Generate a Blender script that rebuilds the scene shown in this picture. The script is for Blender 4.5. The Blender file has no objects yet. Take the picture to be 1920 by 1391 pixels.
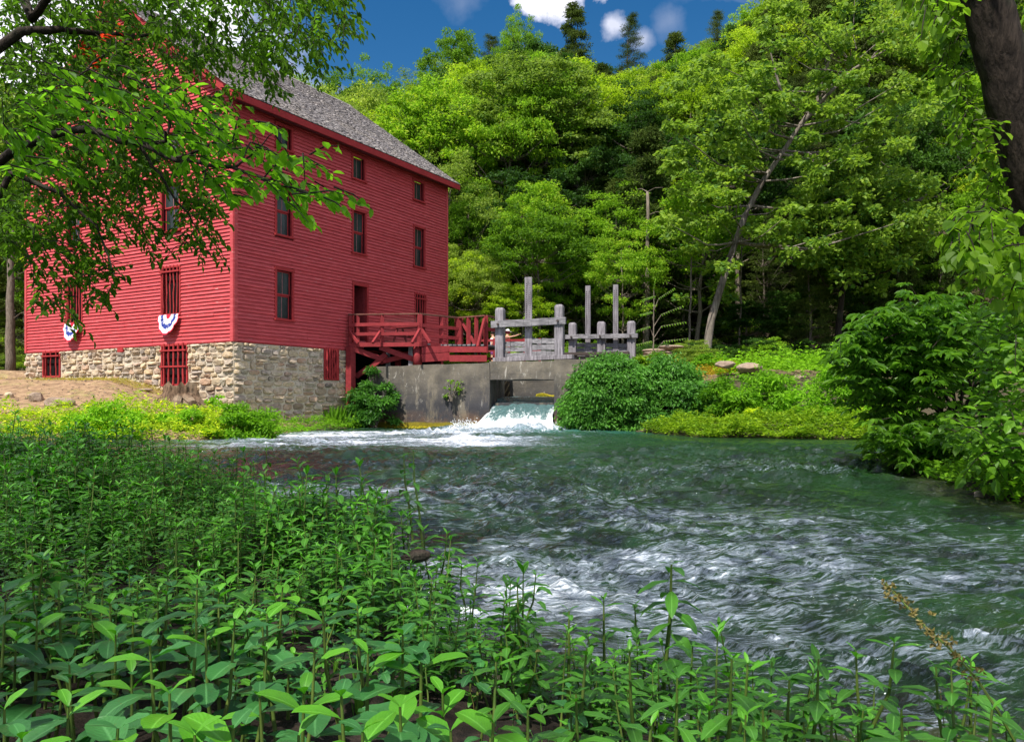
import bpy, math, random
import numpy as np
from mathutils import Vector, Matrix

# ------------------------------------------------------------------ camera, world, sun
F = 1454.0; HZ = 750.0; CX = 960.0; HC = 1.1
SC = bpy.context.scene
COL = SC.collection
cam_d = bpy.data.cameras.new("camera"); cam = bpy.data.objects.new("camera", cam_d)
COL.objects.link(cam)
cam.location = (0, 0, HC); cam.rotation_euler = (math.pi/2, 0, 0)
cam_d.sensor_width = 36; cam_d.lens = F/1920*36
cam_d.shift_y = (HZ-695.5)/1920
cam_d.clip_start = 0.05; cam_d.clip_end = 2000
SC.camera = cam
SUN_EL = 57.0; SUN_H = Vector((-0.50, -0.86)).normalized()
sd = bpy.data.lights.new("sun", 'SUN'); so = bpy.data.objects.new("sun", sd); COL.objects.link(so)
sd.energy = 4.6; sd.angle = math.radians(0.7); sd.color = (1.0, 0.95, 0.86)
tosun = Vector((SUN_H.x*math.cos(math.radians(SUN_EL)), SUN_H.y*math.cos(math.radians(SUN_EL)), math.sin(math.radians(SUN_EL))))
so.rotation_euler = tosun.to_track_quat('Z', 'Y').to_euler()
so.location = (-20, -20, 60)
W = bpy.data.worlds.new("World"); SC.world = W; W.use_nodes = True
SC.view_settings.view_transform = 'Standard'; SC.view_settings.look = 'None'
SC.view_settings.exposure = 0.66; SC.view_settings.gamma = 1.0
SC.view_settings.use_curve_mapping = False
SC.cycles.max_bounces = 6; SC.cycles.diffuse_bounces = 3; SC.cycles.glossy_bounces = 3
SC.cycles.transmission_bounces = 4; SC.cycles.transparent_max_bounces = 6
SC.cycles.caustics_reflective = False; SC.cycles.caustics_refractive = False
SC.cycles.sample_clamp_indirect = 6
SC.cycles.use_denoising = True

def build_world():
    nt = W.node_tree; N = nt.nodes; L = nt.links; N.clear()
    out = N.new('ShaderNodeOutputWorld'); bg = N.new('ShaderNodeBackground')
    sky = N.new('ShaderNodeTexSky'); sky.sky_type = 'NISHITA'; sky.sun_disc = False
    sky.sun_elevation = math.radians(SUN_EL)
    sky.sun_rotation = math.atan2(SUN_H.x, SUN_H.y)
    sky.air_density = 1.0; sky.dust_density = 0.3; sky.ozone_density = 2.0
    hs = N.new('ShaderNodeHueSaturation'); hs.inputs['Saturation'].default_value = 1.40
    hs.inputs['Value'].default_value = 0.60
    L.new(sky.outputs[0], hs.inputs['Color'])
    tc = N.new('ShaderNodeTexCoord')
    sep = N.new('ShaderNodeSeparateXYZ'); L.new(tc.outputs['Generated'], sep.inputs[0])
    def mth(op, a, b=None, c=None, clamp=False):
        m = N.new('ShaderNodeMath'); m.operation = op; m.use_clamp = clamp
        for i, v in enumerate((a, b, c)):
            if v is None: continue
            if isinstance(v, (int, float)): m.inputs[i].default_value = v
            else: L.new(v, m.inputs[i])
        return m.outputs[0]
    zz = mth('ADD', mth('MAXIMUM', sep.outputs[2], 0.0), 0.12)
    px = mth('DIVIDE', sep.outputs[0], zz); py = mth('DIVIDE', sep.outputs[1], zz)
    cmb = N.new('ShaderNodeCombineXYZ'); L.new(px, cmb.inputs[0]); L.new(py, cmb.inputs[1])
    n1 = N.new('ShaderNodeTexNoise'); n1.inputs['Scale'].default_value = 1.15
    n1.inputs['Detail'].default_value = 7; n1.inputs['Roughness'].default_value = 0.55
    L.new(cmb.outputs[0], n1.inputs['Vector'])
    n2 = N.new('ShaderNodeTexNoise'); n2.inputs['Scale'].default_value = 16
    n2.inputs['Detail'].default_value = 6; n2.inputs['Roughness'].default_value = 0.6
    L.new(tc.outputs['Generated'], n2.inputs['Vector'])
    # broken cloud field over the whole sky (thin near the part in view)
    field = mth('MULTIPLY', mth('SUBTRACT', n1.outputs[0], 0.43), 7.0, clamp=True)
    # clear window of deep blue above the hill
    dv = N.new('ShaderNodeVectorMath'); dv.operation = 'DISTANCE'
    L.new(tc.outputs['Generated'], dv.inputs[0]); dv.inputs[1].default_value = Vector((-0.03, 1, 0.47)).normalized()
    clear = mth('DIVIDE', mth('SUBTRACT', dv.outputs['Value'], 0.20), 0.12, clamp=True)
    tot = mth('MULTIPLY', field, clear)
    for (u, v, r, sx, k) in ((1000, -6, 0.027, 1, 1.0), (1055, -14, 0.030, 1, 1.0), (1146, 46, 0.017, 1, 0.6), (1206, 74, 0.013, 1, 0.4), (865, 8, 0.03, 1, 0.22),
                          (1120, -90, 0.05, 1, 1.0), (1255, 40, 0.02, 1, 0.25), (765, 268, 0.05, 1, 0.9), (60, 60, 0.16, 1, 1.0), (300, 60, 0.13, 1, 0.9), (560, 160, 0.05, 1, 0.5)):
        d = Vector(((u-CX)/F, 1, (HZ-v)/F)).normalized()
        vd = N.new('ShaderNodeVectorMath'); vd.operation = 'DISTANCE'
        L.new(tc.outputs['Generated'], vd.inputs[0]); vd.inputs[1].default_value = d
        q = mth('ADD', mth('DIVIDE', vd.outputs['Value'], r), mth('MULTIPLY', mth('SUBTRACT', n2.outputs[0], 0.5), 2.6))
        b = mth('MULTIPLY', mth('SUBTRACT', 1.05, q), 2.2*k, clamp=True)
        b = mth('MULTIPLY', b, k)
        tot = mth('MAXIMUM', tot, b)
    low = mth('SUBTRACT', 1.0, mth('MULTIPLY', sep.outputs[2], 3.2), clamp=True)
    tot = mth('MAXIMUM', tot, mth('MULTIPLY', low, 0.55))
    mix = N.new('ShaderNodeMixRGB'); L.new(tot, mix.inputs[0]); L.new(hs.outputs[0], mix.inputs[1])
    mix.inputs[2].default_value = (7.0, 6.9, 7.6, 1)
    L.new(mix.outputs[0], bg.inputs[0]); bg.inputs[1].default_value = 0.12
    L.new(bg.outputs[0], out.inputs[0])
build_world()

# ------------------------------------------------------------------ helpers
def P(u, v, Y):
    """world point that lies Y metres ahead on the sight line of photo pixel (u, v)"""
    return Vector(((u-CX)/F*Y, Y, HC+(HZ-v)/F*Y))
def link(o, parent=None):
    COL.objects.link(o)
    if parent is not None: o.parent = parent
    return o
def tag(o, label=None, cat=None, group=None, kind=None):
    if label: o['label'] = label
    if cat: o['category'] = cat
    if group: o['group'] = group
    if kind: o['kind'] = kind
    return o
def empty(name, loc, label=None, cat=None, group=None, rz=0):
    o = bpy.data.objects.new(name, None); o.empty_display_size = 0.2
    COL.objects.link(o); o.location = loc; o.rotation_euler = (0, 0, rz)
    return tag(o, label, cat, group)
def mesh_np(name, V, Fq, mats, mat_idx=None, smooth=False, uv=None):
    """V (n,3) array, Fq (m,k) array of equal-sized faces or a list of arrays"""
    if not isinstance(Fq, list): Fq = [Fq]
    Fq = [f for f in Fq if len(f)]
    me = bpy.data.meshes.new(name)
    V = np.asarray(V, dtype=np.float32)
    me.vertices.add(len(V)); me.vertices.foreach_set('co', V.ravel())
    loops = np.concatenate([np.asarray(f, dtype=np.int32).ravel() for f in Fq])
    sizes = np.concatenate([np.full(len(f), np.asarray(f).shape[1], dtype=np.int32) for f in Fq])
    starts = np.concatenate([[0], np.cumsum(sizes)[:-1]]).astype(np.int32)
    me.loops.add(len(loops)); me.loops.foreach_set('vertex_index', loops)
    me.polygons.add(len(sizes)); me.polygons.foreach_set('loop_start', starts)
    for m in (mats if isinstance(mats, (list, tuple)) else [mats]): me.materials.append(m)
    if mat_idx is not None: me.polygons.foreach_set('material_index', np.asarray(mat_idx, dtype=np.int32))
    if uv is not None:
        l = me.uv_layers.new(name='UVMap'); l.data.foreach_set('uv', np.asarray(uv, np.float32)[loops].ravel())
    me.update(calc_edges=True); me.validate()
    me.polygons.foreach_set('use_smooth', np.full(len(sizes), smooth))
    return me
def obj(name, me, parent=None):
    return link(bpy.data.objects.new(name, me), parent)

class MB:
    """collects boxes, bars and tubes and builds them as one mesh"""
    def __init__(s): s.v = []; s.f = []; s.m = []
    def add(s, vs, fs, mi=0):
        b = len(s.v); s.v += [tuple(x) for x in vs]; s.f += [tuple(i+b for i in f) for f in fs]; s.m += [mi]*len(fs)
    def hexa(s, p, mi=0):
        s.add(p, [(0,3,2,1),(4,5,6,7),(0,1,5,4),(1,2,6,5),(2,3,7,6),(3,0,4,7)], mi)
    def box(s, x0, x1, y0, y1, z0, z1, fr=None, mi=0, j=0.0):
        pts = [(x0,y0,z0),(x1,y0,z0),(x1,y1,z0),(x0,y1,z0),(x0,y0,z1),(x1,y0,z1),(x1,y1,z1),(x0,y1,z1)]
        if j: pts = [tuple(c+random.uniform(-j, j) for c in q) for q in pts]
        if fr: pts = [fr(*q) for q in pts]
        s.hexa(pts, mi)
    def bar(s, a, b, w, h, up=(0,0,1), mi=0, ch=0.0):
        a = Vector(a); b = Vector(b); d = (b-a).normalized(); up = Vector(up)
        if abs(d.dot(up)) > 0.97: up = Vector((0, 1, 0))
        r = d.cross(up).normalized(); u2 = r.cross(d).normalized()
        p = []
        for c in (a, b):
            for (x, y) in ((-1,-1),(1,-1),(1,1),(-1,1)): p.append(c + r*x*w/2 + u2*y*h/2)
        s.hexa(p, mi)
    def tube(s, pts, rad, n=8, mi=0, jit=0.0, cap=True, rng=random):
        pts = [Vector(p) for p in pts]; base = len(s.v); k = len(pts)
        for i, p in enumerate(pts):
            d = (pts[min(i+1, k-1)]-pts[max(i-1, 0)]).normalized()
            up = Vector((0,0,1)) if abs(d.z) < 0.9 else Vector((0,1,0))
            r = d.cross(up).normalized(); u2 = r.cross(d)
            for j in range(n):
                a = 2*math.pi*j/n; rr = rad[i]*(1+rng.uniform(-jit, jit))
                s.v.append(tuple(p + r*math.cos(a)*rr + u2*math.sin(a)*rr))
        for i in range(k-1):
            for j in range(n):
                s.f.append((base+i*n+j, base+i*n+(j+1)%n, base+(i+1)*n+(j+1)%n, base+(i+1)*n+j)); s.m.append(mi)
        if cap:
            s.f.append(tuple(base+j for j in range(n))[::-1]); s.m.append(mi)
            s.f.append(tuple(base+(k-1)*n+j for j in range(n))); s.m.append(mi)
    def mesh(s, name, mats, smooth=False):
        me = bpy.data.meshes.new(name); me.from_pydata(s.v, [], s.f)
        mats = mats if isinstance(mats, (list, tuple)) else [mats]
        for m in mats: me.materials.append(m)
        if len(mats) > 1: me.polygons.foreach_set('material_index', s.m)
        me.update()
        if smooth: me.polygons.foreach_set('use_smooth', [True]*len(me.polygons))
        return me
    def build(s, name, mats, parent=None, smooth=False, bevel=0.0):
        o = obj(name, s.mesh(name, mats, smooth), parent)
        if bevel:
            m = o.modifiers.new('edge', 'BEVEL'); m.width = bevel; m.segments = 2; m.limit_method = 'ANGLE'
        return o

# ---- value noise in numpy
def vnoise(x, y, seed=0, scale=1.0):
    r = np.random.RandomState(seed).rand(256, 256)
    x = np.asarray(x)*scale; y = np.asarray(y)*scale
    xi = np.floor(x).astype(int); yi = np.floor(y).astype(int); fx = x-xi; fy = y-yi
    fx = fx*fx*fx*(fx*(fx*6-15)+10); fy = fy*fy*fy*(fy*(fy*6-15)+10)
    a = r[xi % 256, yi % 256]; b = r[(xi+1) % 256, yi % 256]; c = r[xi % 256, (yi+1) % 256]; d = r[(xi+1) % 256, (yi+1) % 256]
    return (a*(1-fx)+b*fx)*(1-fy)+(c*(1-fx)+d*fx)*fy-0.5
def fbm(x, y, seed=0, scale=1.0, oct=4):
    t = 0; a = 1.0
    for i in range(oct):
        t = t+a*vnoise(x, y, seed+i*7, scale*2**i); a *= 0.5
    return t
def sstep(a, b, x):
    t = np.clip((x-a)/(b-a), 0, 1); return t*t*(3-2*t)

# ------------------------------------------------------------------ materials
class NT:
    def __init__(s, name):
        s.mat = bpy.data.materials.new(name); s.mat.use_nodes = True
        s.t = s.mat.node_tree; s.N = s.t.nodes; s.L = s.t.links; s.N.clear()
        s.out = s.N.new('ShaderNodeOutputMaterial')
    def n(s, typ, **kw):
        x = s.N.new(typ)
        for k, v in kw.items(): setattr(x, k, v)
        return x
    def setin(s, node, key, val):
        if isinstance(val, (int, float, tuple, list)): node.inputs[key].default_value = val
        else: s.L.new(val, node.inputs[key])
    def math(s, op, a, b=None, clamp=False):
        m = s.n('ShaderNodeMath', operation=op, use_clamp=clamp)
        s.setin(m, 0, a)
        if b is not None: s.setin(m, 1, b)
        return m.outputs[0]
    def noise(s, scale, detail=4, rough=0.55, vec=None, stretch=None, dist=0.0, coord='Object'):
        n = s.n('ShaderNodeTexNoise'); n.inputs['Scale'].default_value = scale
        n.inputs['Detail'].default_value = detail; n.inputs['Roughness'].default_value = rough
        n.inputs['Distortion'].default_value = dist
        if vec is None:
            if coord == 'World': vec = s.n('ShaderNodeNewGeometry').outputs['Position']
            else: vec = s.n('ShaderNodeTexCoord').outputs[coord]
        if stretch:
            mp = s.n('ShaderNodeMapping'); s.L.new(vec, mp.inputs[0])
            mp.inputs['Scale'].default_value = stretch[:3]
            if len(stretch) > 3: mp.inputs['Rotation'].default_value = (0, 0, stretch[3])
            vec = mp.outputs[0]
        s.L.new(vec, n.inputs['Vector'])
        return n.outputs[0]
    def ramp(s, fac, stops, interp='LINEAR'):
        r = s.n('ShaderNodeValToRGB'); r.color_ramp.interpolation = interp
        e = r.color_ramp.elements
        while len(e) > 1: e.remove(e[-1])
        e[0].position = stops[0][0]; e[0].color = (*stops[0][1], 1)
        for p, c in stops[1:]:
            x = e.new(p); x.color = (*c, 1)
        s.L.new(fac, r.inputs[0]); return r.outputs[0]
    def mix(s, fac, a, b, mode='MIX'):
        m = s.n('ShaderNodeMixRGB', blend_type=mode); s.setin(m, 0, fac)
        s.setin(m, 1, a if not (isinstance(a, tuple) and len(a) == 3) else (*a, 1))
        s.setin(m, 2, b if not (isinstance(b, tuple) and len(b) == 3) else (*b, 1)); return m.outputs[0]
    def bump(s, h, strength=0.5, dist=0.02, prev=None):
        b = s.n('ShaderNodeBump'); b.inputs['Strength'].default_value = strength; b.inputs['Distance'].default_value = dist
        s.L.new(h, b.inputs['Height'])
        if prev is not None: s.L.new(prev, b.inputs['Normal'])
        return b.outputs[0]
    def principled(s, color, rough=0.7, spec=0.4, normal=None, **kw):
        p = s.n('ShaderNodeBsdfPrincipled')
        s.setin(p, 'Base Color', (*color, 1) if isinstance(color, tuple) and len(color) == 3 else color)
        s.setin(p, 'Roughness', rough); s.setin(p, 'Specular IOR Level', spec)
        if normal is not None: s.L.new(normal, p.inputs['Normal'])
        for k, v in kw.items(): s.setin(p, k.replace('_', ' '), v)
        return p.outputs[0]
    def done(s, sh): s.L.new(sh, s.out.inputs[0]); return s.mat

def leaf_mat(name, dark, light, trans=(0.25, 0.45, 0.03), tf=0.35, rough=0.45, spec=0.35, objvar=0.5, yellow=None, patch=0.6):
    spec *= 0.45; rough = min(0.9, rough+0.12)
    dark = (dark[0]*0.8, dark[1]*0.85, dark[2]*0.45); light = (light[0]*1.26, light[1]*1.14, light[2]*0.75)
    if yellow: yellow = (yellow[0]*1.28, yellow[1]*1.15, yellow[2]*0.9)
    t = NT(name)
    geo = t.n('ShaderNodeNewGeometry'); oi = t.n('ShaderNodeObjectInfo')
    f = t.math('ADD', t.math('MULTIPLY', geo.outputs['Random Per Island'], 1-objvar), t.math('MULTIPLY', oi.outputs['Random'], objvar))
    pn = t.noise(patch, 3, 0.6, coord='World')
    f = t.math('ADD', f, t.math('MULTIPLY', t.math('SUBTRACT', pn, 0.5), 0.9), clamp=True)
    stops = [(0.0, dark), (0.30, tuple(0.75*a+0.25*b for a, b in zip(dark, light))), (0.78, light)]
    if yellow: stops.append((1.0, yellow))
    c = t.ramp(f, stops)
    # leaf backs are paler
    c = t.mix(t.math('MULTIPLY', geo.outputs['Backfacing'], 0.3), c, tuple(0.7*a+0.015 for a in light))
    p = t.principled(c, rough, spec)
    tr = t.n('ShaderNodeBsdfTranslucent')
    tc = t.mix(1.0, c, tuple(x for x in trans), 'MULTIPLY')
    tc2 = t.mix(0.5, tc, c)
    sc = t.n('ShaderNodeVectorMath', operation='SCALE'); t.L.new(tc2, sc.inputs[0]); sc.inputs['Scale'].default_value = 2.3
    t.L.new(sc.outputs[0], tr.inputs[0])
    m = t.n('ShaderNodeMixShader'); m.inputs[0].default_value = tf
    t.L.new(p, m.inputs[1]); t.L.new(tr.outputs[0], m.inputs[2])
    return t.done(m.outputs[0])

TR = (1.1, 1.25, 0.35)
M = {}
M['leaf_mid'] = leaf_mat('leaf_mid_green', (0.034, 0.10, 0.010), (0.15, 0.30, 0.022), TR, 0.34, yellow=(0.24, 0.34, 0.03))
M['leaf_yellow'] = leaf_mat('leaf_yellow_green', (0.08, 0.18, 0.012), (0.27, 0.40, 0.025), TR, 0.36, yellow=(0.36, 0.42, 0.04))
M['leaf_pale'] = leaf_mat('leaf_pale_green', (0.075, 0.15, 0.03), (0.22, 0.32, 0.07), TR, 0.3, yellow=(0.32, 0.38, 0.08))
M['leaf_syc'] = leaf_mat('leaf_sycamore', (0.06, 0.15, 0.035), (0.25, 0.38, 0.06), TR, 0.32, rough=0.4, spec=0.4, yellow=(0.42, 0.52, 0.06))
M['leaf_dark'] = leaf_mat('leaf_dark_green', (0.012, 0.045, 0.012), (0.045, 0.115, 0.02), TR, 0.28)
M['leaf_cedar'] = leaf_mat('leaf_cedar', (0.026, 0.055, 0.018), (0.08, 0.125, 0.034), TR, 0.15, rough=0.7, spec=0.15)
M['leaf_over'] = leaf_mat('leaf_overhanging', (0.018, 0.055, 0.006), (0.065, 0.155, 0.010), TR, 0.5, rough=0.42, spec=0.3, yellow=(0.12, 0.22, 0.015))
M['leaf_lit'] = leaf_mat('leaf_overhanging_bright', (0.06, 0.17, 0.010), (0.14, 0.33, 0.015), TR, 0.55, rough=0.35, spec=0.35)  # sunlight put into the colour: lighter copy of the overhanging leaf
M['leaf_bank'] = leaf_mat('leaf_bank', (0.06, 0.16, 0.010), (0.24, 0.38, 0.02), TR, 0.3, patch=1.2, yellow=(0.52, 0.60, 0.03))
M['leaf_shrub'] = leaf_mat('leaf_shrub', (0.025, 0.10, 0.024), (0.095, 0.27, 0.05), TR, 0.3, rough=0.34, spec=0.5)
M['leaf_bush'] = leaf_mat('leaf_bush', (0.05, 0.15, 0.012), (0.16, 0.36, 0.018), TR, 0.32)
M['leaf_buckeye'] = leaf_mat('leaf_buckeye', (0.035, 0.11, 0.016), (0.12, 0.28, 0.026), TR, 0.36, rough=0.3, spec=0.55, yellow=(0.14, 0.3, 0.02))
M['leaf_vine'] = leaf_mat('leaf_vine', (0.035, 0.10, 0.010), (0.13, 0.26, 0.018), TR, 0.45, rough=0.35, spec=0.5, yellow=(0.26, 0.40, 0.03))

M['leaf_weeds'] = leaf_mat('leaf_yellow_rust_weeds', (0.30, 0.12, 0.02), (0.34, 0.34, 0.04), TR, 0.25, objvar=0.0, yellow=(0.50, 0.42, 0.05))
M['grass_dry'] = leaf_mat('dry_grass_blades', (0.22, 0.17, 0.06), (0.30, 0.30, 0.06), TR, 0.25, objvar=0.0, yellow=(0.45, 0.36, 0.16))
def plant_mat(name, dark, light, rough=0.42):
    t = NT(name)
    geo = t.n('ShaderNodeNewGeometry'); oi = t.n('ShaderNodeObjectInfo')
    f = t.math('ADD', t.math('MULTIPLY', geo.outputs['Random Per Island'], 0.45), t.math('MULTIPLY', oi.outputs['Random'], 0.55))
    n = t.noise(26, 4, 0.6, coord='World')
    c = t.ramp(f, [(0, dark), (1, light)])
    c = t.mix(t.math('MULTIPLY', t.math('SUBTRACT', n, 0.45, True), 1.2), c, tuple(0.6*x for x in dark))
    uv = t.n('ShaderNodeUVMap'); su = t.n('ShaderNodeSeparateXYZ'); t.L.new(uv.outputs[0], su.inputs[0])
    ac = t.math('ABSOLUTE', t.math('SUBTRACT', su.outputs[1], 0.5))
    rib = t.math('SUBTRACT', 1.0, t.math('MULTIPLY', ac, 16), True)
    vein = t.math('SINE', t.math('MULTIPLY', t.math('SUBTRACT', su.outputs[0], t.math('MULTIPLY', ac, 0.55)), 70))
    c = t.mix(t.math('MULTIPLY', rib, 0.55), c, tuple(min(1, 1.5*x+0.05) for x in light))
    c = t.mix(t.math('MULTIPLY', t.math('SUBTRACT', vein, 0.80, True), 0.5, True), c, tuple(1.1*x for x in light))
    spots = t.noise(170, 2, 0.6, coord='World'); c = t.mix(t.math('MULTIPLY', t.math('SUBTRACT', spots, 0.68), 9, True), c, (0.10, 0.09, 0.02))
    nb = t.bump(vein, 0.14, 0.001, t.bump(t.noise(90, 3, 0.6, coord='World'), 0.25, 0.003))
    p = t.principled(c, rough, 0.45, nb)
    tr = t.n('ShaderNodeBsdfTranslucent')
    tc = t.mix(1.0, c, (1.4, 2.0, 0.5), 'MULTIPLY'); t.L.new(tc, tr.inputs[0])
    m = t.n('ShaderNodeMixShader'); m.inputs[0].default_value = 0.22
    t.L.new(p, m.inputs[1]); t.L.new(tr.outputs[0], m.inputs[2])
    return t.done(m.outputs[0])
M['plant'] = plant_mat('plant_leaf_broad', (0.014, 0.075, 0.020), (0.052, 0.20, 0.046))
M['plant_young'] = plant_mat('plant_leaf_young', (0.05, 0.20, 0.010), (0.10, 0.32, 0.015))
M['plant_mid'] = plant_mat('plant_leaf_narrow', (0.018, 0.085, 0.012), (0.075, 0.24, 0.020), 0.38)
M['plant_dry'] = plant_mat('plant_leaf_dry', (0.10, 0.07, 0.02), (0.22, 0.18, 0.05), 0.6)
t = NT('plant_stem'); M['stem'] = t.done(t.principled(t.ramp(t.noise(20, 2, coord='World'), [(0.3, (0.05, 0.10, 0.015)), (0.8, (0.12, 0.16, 0.03))]), 0.5, 0.3))

def bark(name, a, b, c=None, scale=6, bstr=0.8):
    t = NT(name)
    n1 = t.noise(scale, 6, 0.65, stretch=(4, 4, 0.7)); n2 = t.noise(scale*0.35, 3, 0.5)
    col = t.ramp(n1, [(0.32, a), (0.68, b)])
    if c: col = t.mix(t.math('MULTIPLY', t.math('SUBTRACT', n2, 0.5, True), 4, True), col, c)
    return t.done(t.principled(col, 0.9, 0.15, t.bump(n1, bstr, 0.04)))
M['bark'] = bark('bark_grey_brown', (0.08, 0.065, 0.05), (0.27, 0.225, 0.18))
M['bark_dark'] = bark('bark_dark', (0.010, 0.008, 0.007), (0.060, 0.045, 0.036), (0.055, 0.06, 0.04), scale=5, bstr=1.0)
M['bark_pale'] = bark('bark_pale_sycamore', (0.10, 0.08, 0.065), (0.30, 0.26, 0.22), (0.07, 0.055, 0.045), scale=3)

def wood(name, a, b, scale=9, streak=(1, 1, 1), rough=0.85, chips=None, objv=0.25):
    t = NT(name); oi = t.n('ShaderNodeObjectInfo')
    n1 = t.noise(scale, 6, 0.7, stretch=streak); n2 = t.noise(1.6, 3, 0.6, coord='World')
    col = t.ramp(n1, [(0.3, a), (0.7, b)])
    col = t.mix(t.math('MULTIPLY', t.math('SUBTRACT', n2, 0.4, True), 1.2), col, tuple(0.6*x for x in a))
    col = t.mix(t.math('MULTIPLY', oi.outputs['Random'], objv), col, tuple(0.55*x for x in b))
    if chips:
        n3 = t.noise(5, 5, 0.7, stretch=chips[1], coord='World')
        col = t.mix(t.math('MULTIPLY', t.math('SUBTRACT', n3, chips[2]), 14, True), col, chips[0])
    return t.done(t.principled(col, rough, 0.25, t.bump(n1, 0.5, 0.01)))
M['grey_wood'] = wood('weathered_grey_timber', (0.05, 0.045, 0.05), (0.40, 0.37, 0.40), scale=2.6, streak=(6, 6, 0.6))
M['grey_plank'] = wood('weathered_grey_plank', (0.035, 0.035, 0.04), (0.42, 0.40, 0.42), scale=2.0, streak=(1.1, 4, 9))
M['red_wood'] = wood('red_painted_timber', (0.20, 0.022, 0.026), (0.34, 0.04, 0.046), scale=8, chips=((0.10, 0.02, 0.02), (1, 1, 1), 0.66))
M['red_trim'] = wood('red_trim_paint', (0.30, 0.024, 0.026), (0.43, 0.042, 0.045), scale=14, objv=0.15)
M['iron'] = (lambda t: t.done(t.principled((0.05, 0.035, 0.03), 0.7, 0.4)))(NT('rusty_iron'))
M['weathered_top'] = wood('weathered_red_rail', (0.16, 0.03, 0.03), (0.20, 0.12, 0.08), scale=8)

def siding_mat():
    t = NT('red_siding_paint'); oi = t.n('ShaderNodeObjectInfo')
    pos = t.n('ShaderNodeNewGeometry').outputs['Position']
    n1 = t.noise(2.4, 5, 0.65, vec=pos, stretch=(1, 1, 9)); n2 = t.noise(0.55, 4, 0.6, vec=pos)
    n3 = t.noise(2.1, 6, 0.72, vec=pos, stretch=(1.2, 1.2, 9)); n4 = t.noise(14, 3, 0.6, vec=pos, stretch=(1, 1, 6))
    col = t.ramp(n1, [(0.28, (0.35, 0.036, 0.040)), (0.55, (0.52, 0.062, 0.068)), (0.8, (0.67, 0.145, 0.155))])
    col = t.mix(t.math('MULTIPLY', oi.outputs['Random'], 0.28), col, (0.53, 0.095, 0.115))
    col = t.mix(t.math('MULTIPLY', t.math('SUBTRACT', n2, 0.45, True), 1.3, True), col, (0.36, 0.045, 0.05))
    chip = t.math('MULTIPLY', t.math('SUBTRACT', n3, 0.63), 14, True)
    col = t.mix(t.math('MULTIPLY', chip, t.math('MULTIPLY', n4, 1.1)), col, (0.75, 0.55, 0.50))
    return t.done(t.principled(col, 0.62, 0.3, t.bump(n4, 0.35, 0.006)))
M['siding'] = siding_mat()

def stone_mat():
    t = NT('rubble_stone'); oi = t.n('ShaderNodeObjectInfo'); geo = t.n('ShaderNodeNewGeometry')
    r = t.math('FRACT', t.math('ADD', oi.outputs['Random'], geo.outputs['Random Per Island']))
    col = t.ramp(r, [(0.0, (0.34, 0.26, 0.18)), (0.2, (0.54, 0.42, 0.28)), (0.38, (0.64, 0.49, 0.31)), (0.52, (0.34, 0.28, 0.24)), (0.66, (0.44, 0.27, 0.17)), (0.78, (0.56, 0.48, 0.37)), (0.9, (0.19, 0.155, 0.13)), (1.0, (0.54, 0.38, 0.22))])
    n = t.noise(9, 6, 0.7, coord='World'); n2 = t.noise(2.2, 3, 0.6, coord='World')
    col = t.mix(t.math('MULTIPLY', t.math('SUBTRACT', n, 0.42, True), 2.3, True), col, (0.16, 0.14, 0.12))
    col = t.mix(t.math('MULTIPLY', t.math('SUBTRACT', n2, 0.52, True), 2.6, True), col, (0.60, 0.54, 0.45))
    return t.done(t.principled(col, 0.9, 0.2, t.bump(n, 0.8, 0.03)))
M['stone'] = stone_mat()
t = NT('lime_mortar'); n = t.noise(12, 5, 0.7, coord='World')
M['mortar'] = t.done(t.principled(t.ramp(n, [(0.3, (0.40, 0.34, 0.26)), (0.7, (0.66, 0.57, 0.45))]), 0.95, 0.1, t.bump(n, 0.8, 0.02)))

def shingle_mat():
    t = NT('weathered_shingle'); geo = t.n('ShaderNodeNewGeometry')
    n = t.noise(5, 5, 0.7, coord='World', stretch=(1, 1, 1)); n2 = t.noise(0.8, 3, coord='World')
    col = t.ramp(geo.outputs['Random Per Island'], [(0, (0.13, 0.12, 0.125)), (0.35, (0.25, 0.23, 0.235)), (0.7, (0.32, 0.295, 0.29)), (0.92, (0.38, 0.335, 0.305)), (1.0, (0.46, 0.44, 0.43))])
    col = t.mix(t.math('MULTIPLY', t.math('SUBTRACT', n, 0.4, True), 1.6, True), col, (0.10, 0.095, 0.10))
    col = t.mix(t.math('MULTIPLY', t.math('SUBTRACT', n2, 0.5, True), 1.6, True), col, (0.24, 0.21, 0.17))
    return t.done(t.principled(col, 0.92, 0.15, t.bump(n, 0.6, 0.015)))
M['shingle'] = shingle_mat()
t = NT('window_glass'); n = t.noise(1.4, 3, coord='World', stretch=(3, 3, 0.6))
M['glass'] = t.done(t.principled(t.ramp(n, [(0.3, (0.010, 0.015, 0.015)), (0.75, (0.045, 0.062, 0.060))]), 0.2, 0.25, t.bump(t.noise(2.2, 2, coord='World'), 0.08, 0.02)))
M['dark'] = (lambda t: t.done(t.principled((0.012, 0.010, 0.010), 0.95, 0.05)))(NT('dark_interior'))  # near-black: the shade of interiors and recesses put into the colour
M['soffit'] = wood('soffit_boards', (0.10, 0.02, 0.03), (0.16, 0.03, 0.04), scale=6)

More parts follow.
